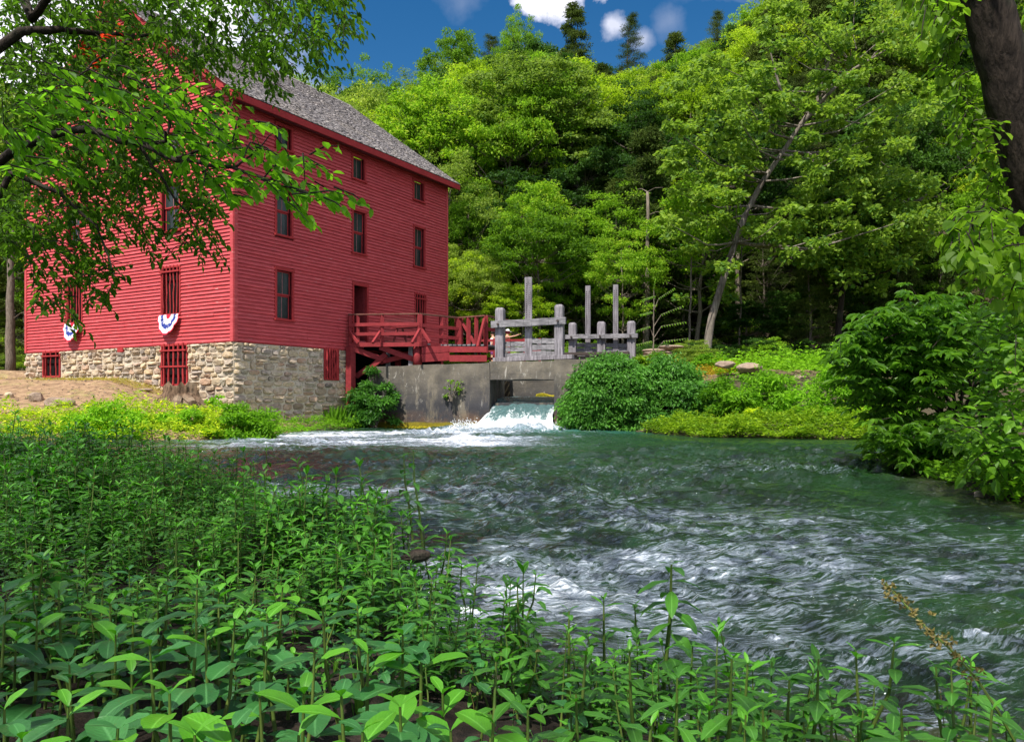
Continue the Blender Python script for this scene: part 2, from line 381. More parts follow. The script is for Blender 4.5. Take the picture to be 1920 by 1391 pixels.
def concrete_mat():
    t = NT('stained_concrete'); pos = t.n('ShaderNodeNewGeometry').outputs['Position']
    n1 = t.noise(1.1, 6, 0.65, vec=pos); n2 = t.noise(1.7, 5, 0.7, vec=pos, stretch=(1.3, 1.3, 0.35)); n3 = t.noise(9, 5, 0.75, vec=pos)
    n5 = t.noise(1.8, 7, 0.8, vec=pos, stretch=(1.4, 1.4, 0.45), dist=1.6)
    sp = t.n('ShaderNodeSeparateXYZ'); t.L.new(pos, sp.inputs[0]); z = sp.outputs[2]
    col = t.ramp(n1, [(0.3, (0.075, 0.066, 0.054)), (0.7, (0.22, 0.19, 0.145))])
    col = t.mix(t.math('MULTIPLY', t.math('SUBTRACT', n3, 0.5, True), 2.4, True), col, (0.12, 0.115, 0.11))
    # damp black band of algae low on the wall, up to where water splashes
    h = t.math('SUBTRACT', 1.0, t.math('DIVIDE', t.math('SUBTRACT', z, 0.9), 1.5), True)
    blk = t.math('MULTIPLY', t.math('MULTIPLY', h, t.math('MULTIPLY', t.math('SUBTRACT', n2, 0.38, True), 9, True)), 1.0, True)
    col = t.mix(t.math('MULTIPLY', blk, 0.9), col, (0.035, 0.036, 0.045))
    wh = t.math('MULTIPLY', t.math('SUBTRACT', n5, 0.585), 11, True)
    col = t.mix(t.math('MULTIPLY', wh, 0.75), col, (0.55, 0.52, 0.46))
    # rust-brown mineral stain and yellow moss at the waterline
    br = t.math('MULTIPLY', t.math('SUBTRACT', 1.0, t.math('DIVIDE', z, 0.75), True), t.math('MULTIPLY', t.math('SUBTRACT', n1, 0.42, True), 6, True))
    col = t.mix(t.math('MULTIPLY', br, 0.85), col, (0.22, 0.11, 0.05))
    ms = t.math('MULTIPLY', t.math('SUBTRACT', t.math('ADD', 0.20, t.math('MULTIPLY', n2, 0.12)), z), 18, True)
    col = t.mix(ms, col, t.mix(n3, (0.36, 0.28, 0.01), (0.06, 0.06, 0.02)))
    return t.done(t.principled(col, 0.88, 0.25, t.bump(n3, 0.6, 0.03, t.bump(n1, 0.4, 0.08))))
M['concrete'] = concrete_mat()
t = NT('yellow_moss'); n = t.noise(20, 4, coord='World')
M['moss'] = t.done(t.principled(t.ramp(n, [(0.3, (0.10, 0.11, 0.01)), (0.7, (0.46, 0.36, 0.02))]), 0.9, 0.1, t.bump(n, 1, 0.03)))
t = NT('rock_brown'); n = t.noise(5, 6, 0.7); n2 = t.noise(1.3, 3)
M['rock'] = t.done(t.principled(t.mix(n2, t.ramp(n, [(0.3, (0.12, 0.10, 0.085)), (0.7, (0.40, 0.34, 0.28))]), (0.3, 0.2, 0.14)), 0.9, 0.2, t.bump(n, 0.9, 0.05)))

# ------------------------------------------------------------------ terrain
WATER = np.array([(-60,13.5),(-9,12.4),(-5.5,10.2),(-3.6,8.8),(-2.0,6.8),(-1.0,5.2),(-0.5,4.2),(-0.25,3.4),(0.1,2.8),(0.5,2.45),(1.0,2.25),(1.5,2.0),(2.2,1.0),(3,-1),(4,-12),
    (10,-12),(6.4,0),(5.7,5),(5.2,7.6),(5.4,9),(5.85,10.5),(6.3,12.3),(7.3,14.5),(9.3,19.0),(10.4,21.6),(5.5,23.2),(4.2,26.8),(3.6,28.6),(1.7,29.2),
    (1.6,31.4),(-0.2,31.8),(-0.8,30.2),(-5.7,31.6),(-6.2,29.4),(-7.3,26.4),(-8.1,24.2),(-7.6,22),(-9,20.7),(-14,20.2),(-60,20.6)])
def poly_sd(x, y, poly):
    """signed distance, positive outside"""
    x = np.asarray(x, float); y = np.asarray(y, float)
    d = np.full(x.shape, 1e9); ins = np.zeros(x.shape, bool); n = len(poly)
    for i in range(n):
        ax, ay = poly[i]; bx, by = poly[(i+1) % n]
        ex, ey = bx-ax, by-ay; wx, wy = x-ax, y-ay
        tt = np.clip((wx*ex+wy*ey)/(ex*ex+ey*ey), 0, 1)
        d = np.minimum(d, np.hypot(wx-ex*tt, wy-ey*tt))
        c = ((ay > y) != (by > y)) & (x < (bx-ax)*(y-ay)/((by-ay) if by != ay else 1e-9)+ax)
        ins ^= c
    return np.where(ins, -d, d)
US = np.array([-400, 0, 400, 640, 760, 850, 1000, 1180, 1290, 1400, 1520, 1700, 1900, 2500, 4000])
RH = np.array([20, 20, 20, 21, 23, 29, 35, 35, 33, 37, 43, 50, 54, 58, 58])
def ground(x, y):
    x = np.asarray(x, float); y = np.asarray(y, float)
    d = poly_sd(x, y, WATER)
    n = fbm(x, y, 3, 0.6, 4)
    T = 0.16+0.05*n+np.clip(d, 0, 30)*0.006
    left = sstep(17.5, 19.5, y)*(1-sstep(-7, -5, x))
    T = T+left*np.clip(d*0.235-0.05, 0, 1.62)*(0.6+0.4*sstep(-8.5, -11, x))
    right = sstep(3.5, 5.5, x)
    T = T+right*np.clip(d*0.10, 0, 0.22)
    back = sstep(25.5, 30.5, y)*sstep(2.0, 4.5, x)
    T = T+back*np.clip((d-0.6)*0.42, 0, 1.75)+back*0.25*fbm(x, y, 9, 0.5, 3)
    pl = sstep(31.6, 34.5, y)
    T = np.where(pl > 0, np.maximum(T, pl*(2.35+0.2*n)), T)
    z = np.where(d > 0, 0.02+(T-0.02)*sstep(0, 0.5, d), -0.75*sstep(0, 1.6, -d)-0.02)
    u = CX+F*x/np.maximum(y, 20)
    rh = np.interp(u, US, RH)
    hs = sstep(43, 60, y)*0.15+np.clip((y-47)/55, 0, 1)*0.85
    z = z+rh*hs*(y > 40)+1.8*fbm(x, y, 21, 0.09, 3)*sstep(48, 60, y)
    z = z-np.clip(y-108, 0, 200)*0.12
    return z
def gz(x, y): return float(ground(np.array([x]), np.array([y]))[0])

def ground_mat():
    t = NT('ground_soil'); pos = t.n('ShaderNodeNewGeometry').outputs['Position']
    at = t.n('ShaderNodeAttribute', attribute_name='soil'); sp = t.n('ShaderNodeSeparateColor'); t.L.new(at.outputs['Color'], sp.inputs[0])
    n1 = t.noise(1.3, 6, 0.7, vec=pos); n2 = t.noise(14, 5, 0.75, vec=pos); n3 = t.noise(4, 4, 0.6, vec=pos)
    mud = t.ramp(n2, [(0.35, (0.008, 0.006, 0.005)), (0.62, (0.035, 0.024, 0.017)), (0.75, (0.09, 0.055, 0.035))])
    dirt = t.ramp(n3, [(0.3, (0.16, 0.10, 0.06)), (0.55, (0.34, 0.225, 0.13)), (0.75, (0.46, 0.33, 0.20))])
    dirt = t.mix(t.math('MULTIPLY', t.math('SUBTRACT', n2, 0.5, True), 3, True), dirt, (0.12, 0.08, 0.05))
    dirt = t.mix(t.math('MULTIPLY', t.math('SUBTRACT', n1, 0.54, True), 5, True), dirt, (0.25, 0.24, 0.07))
    duff = t.ramp(n2, [(0.3, (0.03, 0.025, 0.015)), (0.7, (0.10, 0.08, 0.045))])
    c = t.mix(sp.outputs[0], duff, mud); c = t.mix(sp.outputs[1], c, dirt)
    return t.done(t.principled(c, 0.9, 0.25, t.bump(n2, 0.9, 0.05)))
M['ground'] = ground_mat()

def build_ground():
    xs = np.concatenate([np.linspace(-420, -62, 16), np.linspace(-60, -25, 30), np.linspace(-24.5, 14, 155), np.linspace(14.6, 60, 60), np.linspace(66, 420, 18)])
    ys = np.concatenate([np.linspace(-300, -14, 10), np.linspace(-12, 0, 16), np.linspace(0.25, 36, 150), np.linspace(36.8, 125, 80), np.linspace(130, 700, 24)])
    X, Y = np.meshgrid(xs, ys); Z = ground(X.ravel(), Y.ravel())
    Zb = Z+0.03*fbm(X.ravel(), Y.ravel(), 33, 3.0, 2)
    V = np.stack([X.ravel(), Y.ravel(), Zb], 1)
    nx, ny = len(xs), len(ys)
    i = np.arange(nx-1)[None, :]+np.arange(ny-1)[:, None]*nx
    Fq = np.stack([i, i+1, i+1+nx, i+nx], -1).reshape(-1, 4)
    me = mesh_np('ground', V, Fq, M['ground'], smooth=True)
    a = me.color_attributes.new('soil', 'FLOAT_COLOR', 'POINT')
    x, y = X.ravel(), Y.ravel()
    mud = (1-sstep(13.5, 16, y))
    dirt = sstep(19.5, 21, y)*(1-sstep(-8.5, -6.5, x))*(1-sstep(36, 40, y))
    dirt = np.maximum(dirt, sstep(4, 6, x)*sstep(29, 31, y)*(1-sstep(35, 38, y))*0.9)
    c = np.stack([mud, dirt, 0*mud, 0*mud+1], 1).astype(np.float32)
    a.data.foreach_set('color', c.ravel())
    tag(obj('ground', me), 'brown earth banks rising to the wooded hill', kind='structure')
build_ground()

# ------------------------------------------------------------------ water
def water_mat():
    t = NT('river_water'); pos = t.n('ShaderNodeNewGeometry').outputs['Position']
    at = t.n('ShaderNodeAttribute', attribute_name='foam'); sp = t.n('ShaderNodeSeparateColor'); t.L.new(at.outputs['Color'], sp.inputs[0])
    n1 = t.noise(0.55, 4, 0.6, vec=pos, stretch=(1, 1.6, 1)); n2 = t.noise(2.6, 8, 0.78, vec=pos, stretch=(0.55, 2.6, 1, 0.25), dist=0.9)
    n3 = t.noise(20, 5, 0.7, vec=pos, stretch=(0.40, 1.7, 1, 0.2), dist=0.8); n4 = t.noise(34, 3, 0.6, vec=pos)
    base = t.ramp(n1, [(0.3, (0.002, 0.014, 0.003)), (0.58, (0.007, 0.034, 0.005)), (0.8, (0.034, 0.066, 0.007))])
    base = t.mix(sp.outputs[1], base, (0.035, 0.13, 0.105))
    base = t.mix(sp.outputs[2], base, (0.045, 0.035, 0.018))
    nz = t.math('ADD', t.math('MULTIPLY', t.math('SUBTRACT', n2, 0.5), 1.5), t.math('MULTIPLY', t.math('SUBTRACT', n3, 0.5), 2.6))
    f = t.math('ADD', sp.outputs[0], nz)
    soft = t.math('MULTIPLY', t.math('MULTIPLY', t.math('SUBTRACT', f, 0.34), 1.8, True), 0.70)       # milky lavender: sky reflection painted in, and aerated water by the falls
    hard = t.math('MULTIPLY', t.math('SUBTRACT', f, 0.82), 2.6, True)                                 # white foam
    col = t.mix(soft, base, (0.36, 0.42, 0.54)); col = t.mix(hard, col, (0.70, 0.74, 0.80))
    nb = t.bump(n4, 0.30, 0.012, t.bump(n3, 0.75, 0.04))
    rough = t.math('ADD', 0.05, t.math('MULTIPLY', hard, 0.5))
    return t.done(t.principled(col, rough, 0.9, nb, IOR=1.33))
M['water'] = water_mat()

def wave_h(x, y):
    # flow: from the falls (0.4, 29) fanning to the camera side and out to the right; streaks follow it
    wx = x+0.55*fbm(x, y, 51, 0.35, 2)*2; wy = y+0.55*fbm(x, y, 52, 0.35, 2)*2
    a = 0.5
    fx = wx*math.cos(a)-wy*math.sin(a); fy = wx*math.sin(a)+wy*math.cos(a)
    h = 0.070*vnoise(fx, fy*1.5, 61, 0.9)+0.050*vnoise(fx*0.8, fy*1.9, 62, 1.8)
    r = 1-np.abs(vnoise(fx*0.7, fy*1.8, 63, 3.1))*3.2
    h = h+0.045*np.clip(r, 0, 1)**2
    h = h+0.040*vnoise(fx*0.8, fy*1.6, 64, 5.0)+0.024*vnoise(fx*0.9, fy*1.5, 65, 9.5)+0.008*vnoise(fx, fy*1.3, 66, 19)
    amp = 0.75+0.95*sstep(-0.15, 0.2, fbm(x, y, 71, 0.16, 3))
    calm = sstep(16, 22, y)*sstep(2.5, 5, x)
    amp = amp*(1-0.75*calm)
    near = np.exp(-((x-0.2)**2+(y-28.2)**2)/7.0)
    amp = amp+2.2*near
    return h*amp

def build_water():
    ny, nx = 640, 460
    ys = 1.0*(34.0/1.0)**(np.linspace(0, 1, ny)); us = np.linspace(-1.35, 1.15, nx)
    Yg = np.repeat(ys[:, None], nx, 1); Xg = us[None, :]*(Yg*0.85+1.2)
    x, y = Xg.ravel(), Yg.ravel()
    h = wave_h(x, y)
    V = np.stack([x, y, h], 1)
    sd_ = poly_sd(x, y, WATER)
    i = np.arange(nx-1)[None, :]+np.arange(ny-1)[:, None]*nx
    Fq = np.stack([i, i+1, i+1+nx, i+nx], -1).reshape(-1, 4)
    keep = (sd_[Fq].min(1) < 0.5)
    # nothing under the dam or behind it
    dm = (y > 31.5)
    keep &= ~dm[Fq].any(1)
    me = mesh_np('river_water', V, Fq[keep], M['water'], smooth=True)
    a = me.color_attributes.new('foam', 'FLOAT_COLOR', 'POINT')
    dx = x-0.4; dy = y-28.6
    # white sheet: spreads to the left and towards the camera from the falls
    foam_sheen = 1.25*np.exp(-(dx*dx/4.5+dy*dy/3.2))
    axis = (-0.86*dx-0.5*dy); perp = (-0.5*dx+0.86*dy)
    foam_sheen = np.maximum(foam_sheen, 1.15*np.exp(-np.clip(axis-1.0, 0, None)/9.0)*np.exp(-(perp+0.2)**2/5.0)*sstep(-1.0, 0.8, axis)*sstep(-11, -7, x+0*y-0.0+0.0))
    foam_sheen = np.maximum(foam_sheen, 1.12*np.exp(-(np.clip(np.abs(x+3.8)-2.2, 0, None)**2/7+np.clip(np.abs(y-22.5)-2.5, 0, None)**2/8))*(0.72+0.9*fbm(x*0.4, y*1.6, 79, 0.8, 3)))
    # near middle: sky-reflection streaks painted in, along with the rapid's white riffle lines
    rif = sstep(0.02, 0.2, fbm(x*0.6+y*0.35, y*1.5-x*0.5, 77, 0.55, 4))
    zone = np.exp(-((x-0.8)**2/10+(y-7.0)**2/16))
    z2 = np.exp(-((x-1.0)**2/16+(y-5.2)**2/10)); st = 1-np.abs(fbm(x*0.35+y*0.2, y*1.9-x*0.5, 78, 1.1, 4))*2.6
    foam_sheen = np.maximum(foam_sheen, 0.62*np.clip(st*1.15, 0, 1)*np.maximum(z2, 0.8*np.exp(-((x+0.5)**2/8+(y-9)**2/10))))
    foam_sheen = np.maximum(foam_sheen, 0.40*rif*zone)
    foam_sheen = np.maximum(foam_sheen, 0.60*np.exp(-((x-0.2)**2/9+(y-6.0)**2/16))*(0.78+1.2*fbm(x*0.5, y*1.4, 80, 0.7, 3)))
    crest = sstep(0.035, 0.075, h)
    foam_sheen = foam_sheen+0.22*crest*(0.35+rif)*(1-sstep(14, 24, y)*sstep(2, 5, x))
    foam_sheen = np.clip(foam_sheen, 0, 1.3)
    teal = np.clip(np.exp(-((x-1.5)**2/14+(y-27.5)**2/7))*1.1+0.16*np.exp(-((x+1)**2/40+(y-21)**2/40)), 0, 1)
    shallow = sstep(-0.9, -0.1, sd_)*(1-sstep(9, 14, y))*0.6
    c = np.stack([foam_sheen, teal, shallow, 0*x+1], 1).astype(np.float32)
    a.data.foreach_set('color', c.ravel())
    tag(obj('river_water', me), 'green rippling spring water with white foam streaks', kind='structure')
build_water()

# ------------------------------------------------------------------ mill frame
C0 = Vector((-9.334, 26.0)); DR = Vector((0.509, 0.861)); NR = Vector((0.861, -0.509))
def FR(s, o, z): return (C0.x+DR.x*s+NR.x*o, C0.y+DR.y*s+NR.y*o, z)            # right face: s along it, o outwards
def FL(t, o, z): return (C0.x-NR.x*t-DR.x*o, C0.y-NR.y*t-DR.y*o, z)            # left face (gable): t along it, o outwards
def sR(u): r = (u-CX)/F; return (C0.x-r*C0.y)/(r*DR.y-DR.x)
def tL(u): r = (u-CX)/F; return (C0.x-r*C0.y)/(NR.x-r*NR.y)
def zat(v, Y): return HC+(HZ-v)*Y/F
def rectR(u0, u1, v0, v1):
    s0, s1 = sR(u0), sR(u1); Y = C0.y+DR.y*(s0+s1)/2
    return (s0, s1, zat(v1, Y), zat(v0, Y))
def rectL(u1, u0, v0, v1):
    t0, t1 = tL(u0), tL(u1); Y = C0.y-NR.y*(t0+t1)/2
    return (t0, t1, zat(v1, Y), zat(v0, Y))
LR = 12.3; LL = 12.8; ZB = 3.10; ZT = 11.42
PITCH = 0.733
mill = empty('mill_house', (C0.x, C0.y, 0), 'large red clapboard mill on a rubble stone base under a grey shingle roof', 'mill')
def mpart(o):
    o.parent = mill; o.location = (-C0.x, -C0.y, 0); return o
def gable_top(t): return ZT+0.16+(LL/2-abs(t-LL/2))*PITCH-0.16

winR = [rectR(514, 548, 234, 283), rectR(657.5, 684.5, 292, 340), rectR(772.5, 795, 338, 379),
        rectR(513.5, 548, 347, 445), rectR(658, 686, 393, 478), rectR(773.5, 796, 424, 503),
        rectR(513.5, 549.5, 503, 602)]
doorR = rectR(659, 689, 532, 641)
barR = rectR(776, 798, 550, 612)
winL = [rectL(303, 341.4, 340, 436), rectL(127, 155, 392, 459)]
w3 = winL[0]; w4 = (w3[0], w3[1], 9.6, 10.7)
winL += [w4, (winL[1][0], winL[1][1], 9.6, 10.7), (LL/2-0.45, LL/2+0.45, 12.4, 13.9)]
winL[1] = (winL[1][0], winL[1][1], w3[2], w3[3])
barL = [rectL(303.5, 341, 499, 592), rectL(126, 157, 528, 604)]
barL[1] = (barL[1][0], barL[1][1], barL[0][2], barL[0][3])
cellL = [rectL(304, 354, 641, 724), rectL(82, 115, 655, 708)]
cellL = [(c[0], c[1], c[2], ZB-0.004) for c in cellL]
cellR = [rectR(606, 634, 651, 713)]; cellR = [(c[0], c[1], c[2], ZB-0.004) for c in cellR]

# ---- clapboards: one part per course
BOARDS = []
def board_mesh(fr, x, x1, z0, ex, rng, b=None):
    """one lapped board as a single strip, slightly wavy"""
    b = b or MB(); n = max(1, int((x1-x)/0.8)); w0, w1 = rng.gauss(0, 0.004), rng.gauss(0, 0.004); pr = rng.uniform(-0.003, 0.006)
    vs = []; fs = []
    for i in range(n+1):
        q = x+(x1-x)*i/n; h = w0+(w1-w0)*i/n+rng.gauss(0, 0.0018); p = pr+rng.gauss(0, 0.0012)
        if 0 < i < n and rng.random() < 0.22:      # butt joint: the board steps in a little
            vs += [fr(q-0.004, 0.002, z0+h), fr(q-0.004, 0.058+p, z0+h), fr(q-0.004, 0.010+p*0.4, z0+ex+0.012), fr(q-0.004, -0.004, z0+ex+0.012)]
            vs += [fr(q-0.002, 0.002, z0+h), fr(q-0.002, 0.030+p, z0+h), fr(q-0.002, 0.002, z0+ex+0.012), fr(q-0.002, -0.004, z0+ex+0.012)]
            pr = rng.uniform(-0.004, 0.007); p = pr; h += rng.gauss(0, 0.004)
        vs += [fr(q, 0.002, z0+h), fr(q, 0.058+p, z0+h), fr(q, 0.010+p*0.4, z0+ex+0.012), fr(q, -0.004, z0+ex+0.012)]
    n = len(vs)//4-1
    for i in range(n):
        for j in range(4): fs.append((i*4+j, i*4+(j+1) % 4, i*4+4+(j+1) % 4, i*4+4+j))
    fs += [(3, 2, 1, 0), tuple(n*4+j for j in range(4))]
    b.add(vs, fs); return b
def clapboards(fr, L, zb, n, ex, rects, topfun, pad, seed):
    rng = random.Random(seed)
    for k in range(n):
        z0 = zb+k*ex; zm = z0+ex/2
        lo, hi = 0.115, L-0.115
        if topfun:
            # clip the course under the sloping roof
            h = (zm-ZT)/PITCH
            if h > 0: lo, hi = max(lo, h), min(hi, L-h)
            if hi-lo < 0.3: break
        segs = [(lo, hi)]
        for (a, c, r0, r1) in rects:
            if r0-pad < zm < r1+pad:
                new = []
                for (p, q) in segs:
                    if c+pad <= p or a-pad >= q: new.append((p, q)); continue
                    if a-pad > p: new.append((p, a-pad))
                    if c+pad < q: new.append((c+pad, q))
                segs = new
        segs = [(p, q) for p, q in segs if q-p > 0.03]
        for (p, q) in segs: BOARDS.append(((q-p)*(1.0 if fr is FR or z0 < 9.5 else 0.3), fr, p, q, z0, ex))
EX = 0.1262
openR = winR+[doorR, barR]; openL = winL+barL
clapboards(FR, LR, ZB, 66, EX, openR, None, 0.0, 1)
clapboards(FL, LL, ZB, 104, EX, openL, True, 0.0, 2)

BOARDS.sort(key=lambda r: -r[0]); rng = random.Random(44)
for (_, fr_, p_, q_, z_, e_) in BOARDS[:300]: mpart(board_mesh(fr_, p_, q_, z_, e_, rng).build('siding_board', M['siding']))
b = MB()
for (_, fr_, p_, q_, z_, e_) in BOARDS[300:]: board_mesh(fr_, p_, q_, z_, e_, rng, b)
o = mpart(b.build('siding_offcuts', M['siding'])); o['kind'] = 'stuff'

def sheath(fr, L, z0, z1, rects, o0, o1, name, mat, step=None):
    """wall panel with real openings, cut into cells"""
    xs = sorted(set([0, L]+[r[0] for r in rects]+[r[1] for r in rects])); zs = sorted(set([z0, z1]+[min(max(r[2], z0), z1) for r in rects]+[min(max(r[3], z0), z1) for r in rects]))
    b = MB()
    for i in range(len(xs)-1):
        for j in range(len(zs)-1):
            xm, zm = (xs[i]+xs[i+1])/2, (zs[j]+zs[j+1])/2
            if any(r[0] < xm < r[1] and r[2] < zm < r[3] for r in rects): continue
            b.box(xs[i], xs[i+1], o0, o1, zs[j], zs[j+1], fr)
    return mpart(b.build(name, mat))
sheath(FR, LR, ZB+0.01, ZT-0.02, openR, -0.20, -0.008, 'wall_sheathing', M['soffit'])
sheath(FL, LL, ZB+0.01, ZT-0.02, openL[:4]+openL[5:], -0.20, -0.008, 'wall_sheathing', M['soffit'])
b = MB(); w5 = winL[4]
b.add([FL(0.05, -0.01, ZT), FL(LL-0.05, -0.01, ZT), FL(LL/2, -0.01, ZT+LL/2*PITCH-0.1), FL(0.05, -0.2, ZT), FL(LL-0.05, -0.2, ZT), FL(LL/2, -0.2, ZT+LL/2*PITCH-0.1)], [(0,1,2),(3,5,4),(0,3,4,1),(1,4,5,2),(2,5,3,0)])
mpart(b.build('gable_sheathing', M['soffit']))
# back walls, floors (dark interior)
b = MB(); b.box(0.2, LR, -LL, -LL+0.2, 0.5, ZT, FR); b.box(LR-0.2, LR-0.01, -LL+0.2, -0.2, 0.5, ZT, FR); mpart(b.build('back_wall', M['siding']))
b = MB()
for z in (3.0, 6.0, 9.0): b.box(0.21, LR-0.21, -LL+0.21, -0.21, z, z+0.08, FR)
b.box(2.2, 2.3, -LL+0.25, -0.25, 0.6, 11.3, FR); b.box(2.35, LR-0.3, -2.3, -2.2, 0.6, 11.3, FR)
mpart(b.build('interior_floor', M['dark']))
# corner boards, base skirt
for (fr, x0, x1) in ((FR, -0.035, 0.115), (FR, LR-0.115, LR+0.02)):
    b = MB(); b.box(x0, x1, 0.002, 0.066, ZB-0.03, ZT, fr); mpart(b.build('corner_board', M['siding'], bevel=0.004))
for (fr, x0, x1) in ((FL, -0.046, 0.105), (FL, LL-0.115, LL+0.03)):
    b = MB(); b.box(x0, x1, 0.004, 0.070, ZB-0.032, ZT+0.08, fr); mpart(b.build('corner_board', M['siding'], bevel=0.004))
b = MB(); b.box(0.0, LR, 0.0, 0.038, ZB-0.045, ZB+0.004, FR); mpart(b.build('skirt_board', M['red_trim']))
b = MB(); b.box(0.0, LL, 0.0, 0.042, ZB-0.047, ZB+0.004, FL); mpart(b.build('skirt_board', M['red_trim']))

def sash_window(fr, r, two=True):
    s0, s1, z0, z1 = r; w = 0.095
    b = MB()
    b.box(s0, s0+w, -0.02, 0.068, z0+0.06, z1-0.10, fr); b.box(s1-w, s1, -0.02, 0.068, z0+0.06, z1-0.10, fr)
    b.box(s0-0.015, s1+0.015, -0.02, 0.080, z1-0.10, z1+0.01, fr)
    f = mpart(b.build('window_frame', M['red_trim'], bevel=0.004))
    def sub(name, bb, m, bev=0):
        o = bb.build(name, m, f, bevel=bev); return o
    b = MB(); b.box(s0-0.03, s1+0.03, -0.02, 0.12, z0-0.005, z0+0.058, fr); sub('sill', b, M['red_trim'], 0.004)
    i0, i1, j0, j1 = s0+w+0.002, s1-w-0.002, z0+0.062, z1-0.103; zm = (j0+j1)/2; sm = (i0+i1)/2
    rails = MB(); sw = 0.05
    halves = ((j0, zm, -0.10), (zm, j1, -0.065)) if two else ((j0, j1, -0.08),)
    for (a, c, o) in halves:
        rails.box(i0, i0+sw, o-0.03, o, a, c, fr); rails.box(i1-sw, i1, o-0.03, o, a, c, fr)
        rails.box(i0+sw, i1-sw, o-0.03, o-0.001, a, a+sw, fr); rails.box(i0+sw, i1-sw, o-0.03, o-0.001, c-sw, c, fr)
    sub('sash', rails, M['red_trim'])
    mu = MB()
    for (a, c, o) in halves: mu.box(sm-0.014, sm+0.014, o-0.024, o-0.004, a+sw, c-sw, fr)
    sub('muntin', mu, M['muntin'])
    for (a, c, o) in halves:
        for (p, q) in ((i0+sw, sm-0.014), (sm+0.014, i1-sw)):
            g = MB(); g.box(p, q, o-0.018, o-0.012, a+sw, c-sw, fr); sub('pane', g, M['glass'])
M['muntin'] = wood('faded_muntin_paint', (0.22, 0.09, 0.09), (0.36, 0.17, 0.17), scale=10)
for k, r in enumerate(winR): sash_window(FR, r, two=(k >= 3))
for k, r in enumerate(winL[:4]): sash_window(FL, r, two=(k < 2))
sash_window(FL, winL[4], True)

def barred_opening(fr, r, nbar, hbars, name='barred_window', depth=0.0, ragged=True, seed=0, barw=0.055, below=0.0):
    s0, s1, z0, z1 = r; rng = random.Random(seed)
    b = MB(); w = 0.075
    b.box(s0, s0+w, -0.12, 0.062, z0+w, z1-w, fr); b.box(s1-w, s1, -0.12, 0.062, z0+w, z1-w, fr)
    b.box(s0, s1, -0.12, 0.066, z1-w, z1, fr); b.box(s0, s1, -0.12, 0.066, z0, z0+w, fr)
    f = mpart(b.build(name, M['red_trim'], bevel=0.004))
    for k in range(nbar):
        x = s0+w+(k+0.5)*(s1-s0-2*w)/nbar; n = 7; pts = []
        for i in range(n+1):
            zz = z0+w*0.6+(z1-z0-w*0.4)*i/n
            pts.append(fr(x+rng.gauss(0, 0.011), 0.070+rng.gauss(0, 0.004), zz))
        bb = MB(); bb.tube(pts, [barw/2*rng.uniform(0.85, 1.15) for _ in pts], 6); bb.build('bar', M['red_trim'], f)
    for hz in hbars:
        bb = MB(); zz = z0+(z1-z0)*hz; bb.bar(fr(s0+0.01, 0.115, zz), fr(s1-0.01, 0.115, zz+0.01), 0.03, 0.055); bb.build('cross_bar', M['red_trim'], f)
    bb = MB(); bb.box(s0+w, s1-w, -0.11, -0.10, z0+w, z1-w, fr); bb.build('dark_screen', M['dark'], f)  # near-black sheet standing in for the unlit space behind the bars
    return f
barred_opening(FR, barR, 4, (0.82,), seed=1)
barred_opening(FL, barL[0], 5, (0.88,), seed=2)
barred_opening(FL, barL[1], 5, (0.88,), seed=3)
barred_opening(FL, cellL[0], 5, (0.46, 0.84), name='cellar_grille', seed=4, barw=0.085)
barred_opening(FL, cellL[1], 3, (0.80,), name='cellar_grille', seed=5)
barred_opening(FR, cellR[0], 5, (), name='cellar_grille', seed=6, barw=0.085)
# door opening with its half open leaf
s0, s1, z0, z1 = doorR; z0 = 3.36
b = MB(); b.box(s0, s0+0.09, -0.06, 0.07, z0, z1-0.1, FR); b.box(s1-0.09, s1, -0.06, 0.07, z0, z1-0.1, FR); b.box(s0-0.01, s1+0.01, -0.06, 0.082, z1-0.1, z1+0.02, FR)
df = mpart(b.build('door_frame', M['red_trim'], bevel=0.004))
b = MB(); hx = s1-0.1; b.bar(FR(hx, -0.08, (z0+z1)/2), FR(hx-0.02, -0.78, (z0+z1)/2), 0.05, z1-z0-0.14); b.build('door_leaf', M['red_wood'], df)
b = MB(); b.box(s0+0.02, s1-0.02, -2.0, -1.9, z0-0.2, z1+0.3, FR); b.build('dark_room', M['dark'], df)  # near-black panel standing in for the unlit room

# ---- rubble stone base
STN = []
def stone_geo(fr, x0, x1, z0, z1, h, rng):
    """rounded irregular stone; returns verts, faces"""
    cx, cz = (x0+x1)/2, (z0+z1)/2; hw, hh = (x1-x0)/2, (z1-z0)/2
    out = []; ring = []
    for (a, c) in ((-1,-0.55),(-0.6,-1),(0.55,-1),(1,-0.5),(1,0.5),(0.6,1),(-0.5,1),(-1,0.55)):
        ring.append((cx+hw*a*rng.uniform(0.86, 1.03), cz+hh*c*rng.uniform(0.82, 1.03)))
    tilt = rng.gauss(0, 0.018); t2 = rng.gauss(0, 0.02)
    for (x, z) in ring: out.append(fr(x, -0.03, z))
    for (x, z) in ring:
        qx, qz = cx+(x-cx)*0.94, cz+(z-cz)*0.92
        out.append(fr(qx, h*0.7, qz))
    for (x, z) in ring:
        k = rng.uniform(0.62, 0.78); qx, qz = cx+(x-cx)*k, cz+(z-cz)*k
        out.append(fr(qx, h+tilt*(x-cx)/hw+t2*(z-cz)/hh+rng.gauss(0, 0.007), qz))
    out.append(fr(cx, h+0.008+rng.gauss(0, 0.007), cz))
    fs = []
    for i in range(8):
        j = (i+1) % 8
        fs += [(i, j, 8+j, 8+i), (8+i, 8+j, 16+j, 16+i), (16+i, 16+j, 24)]
    return out, fs
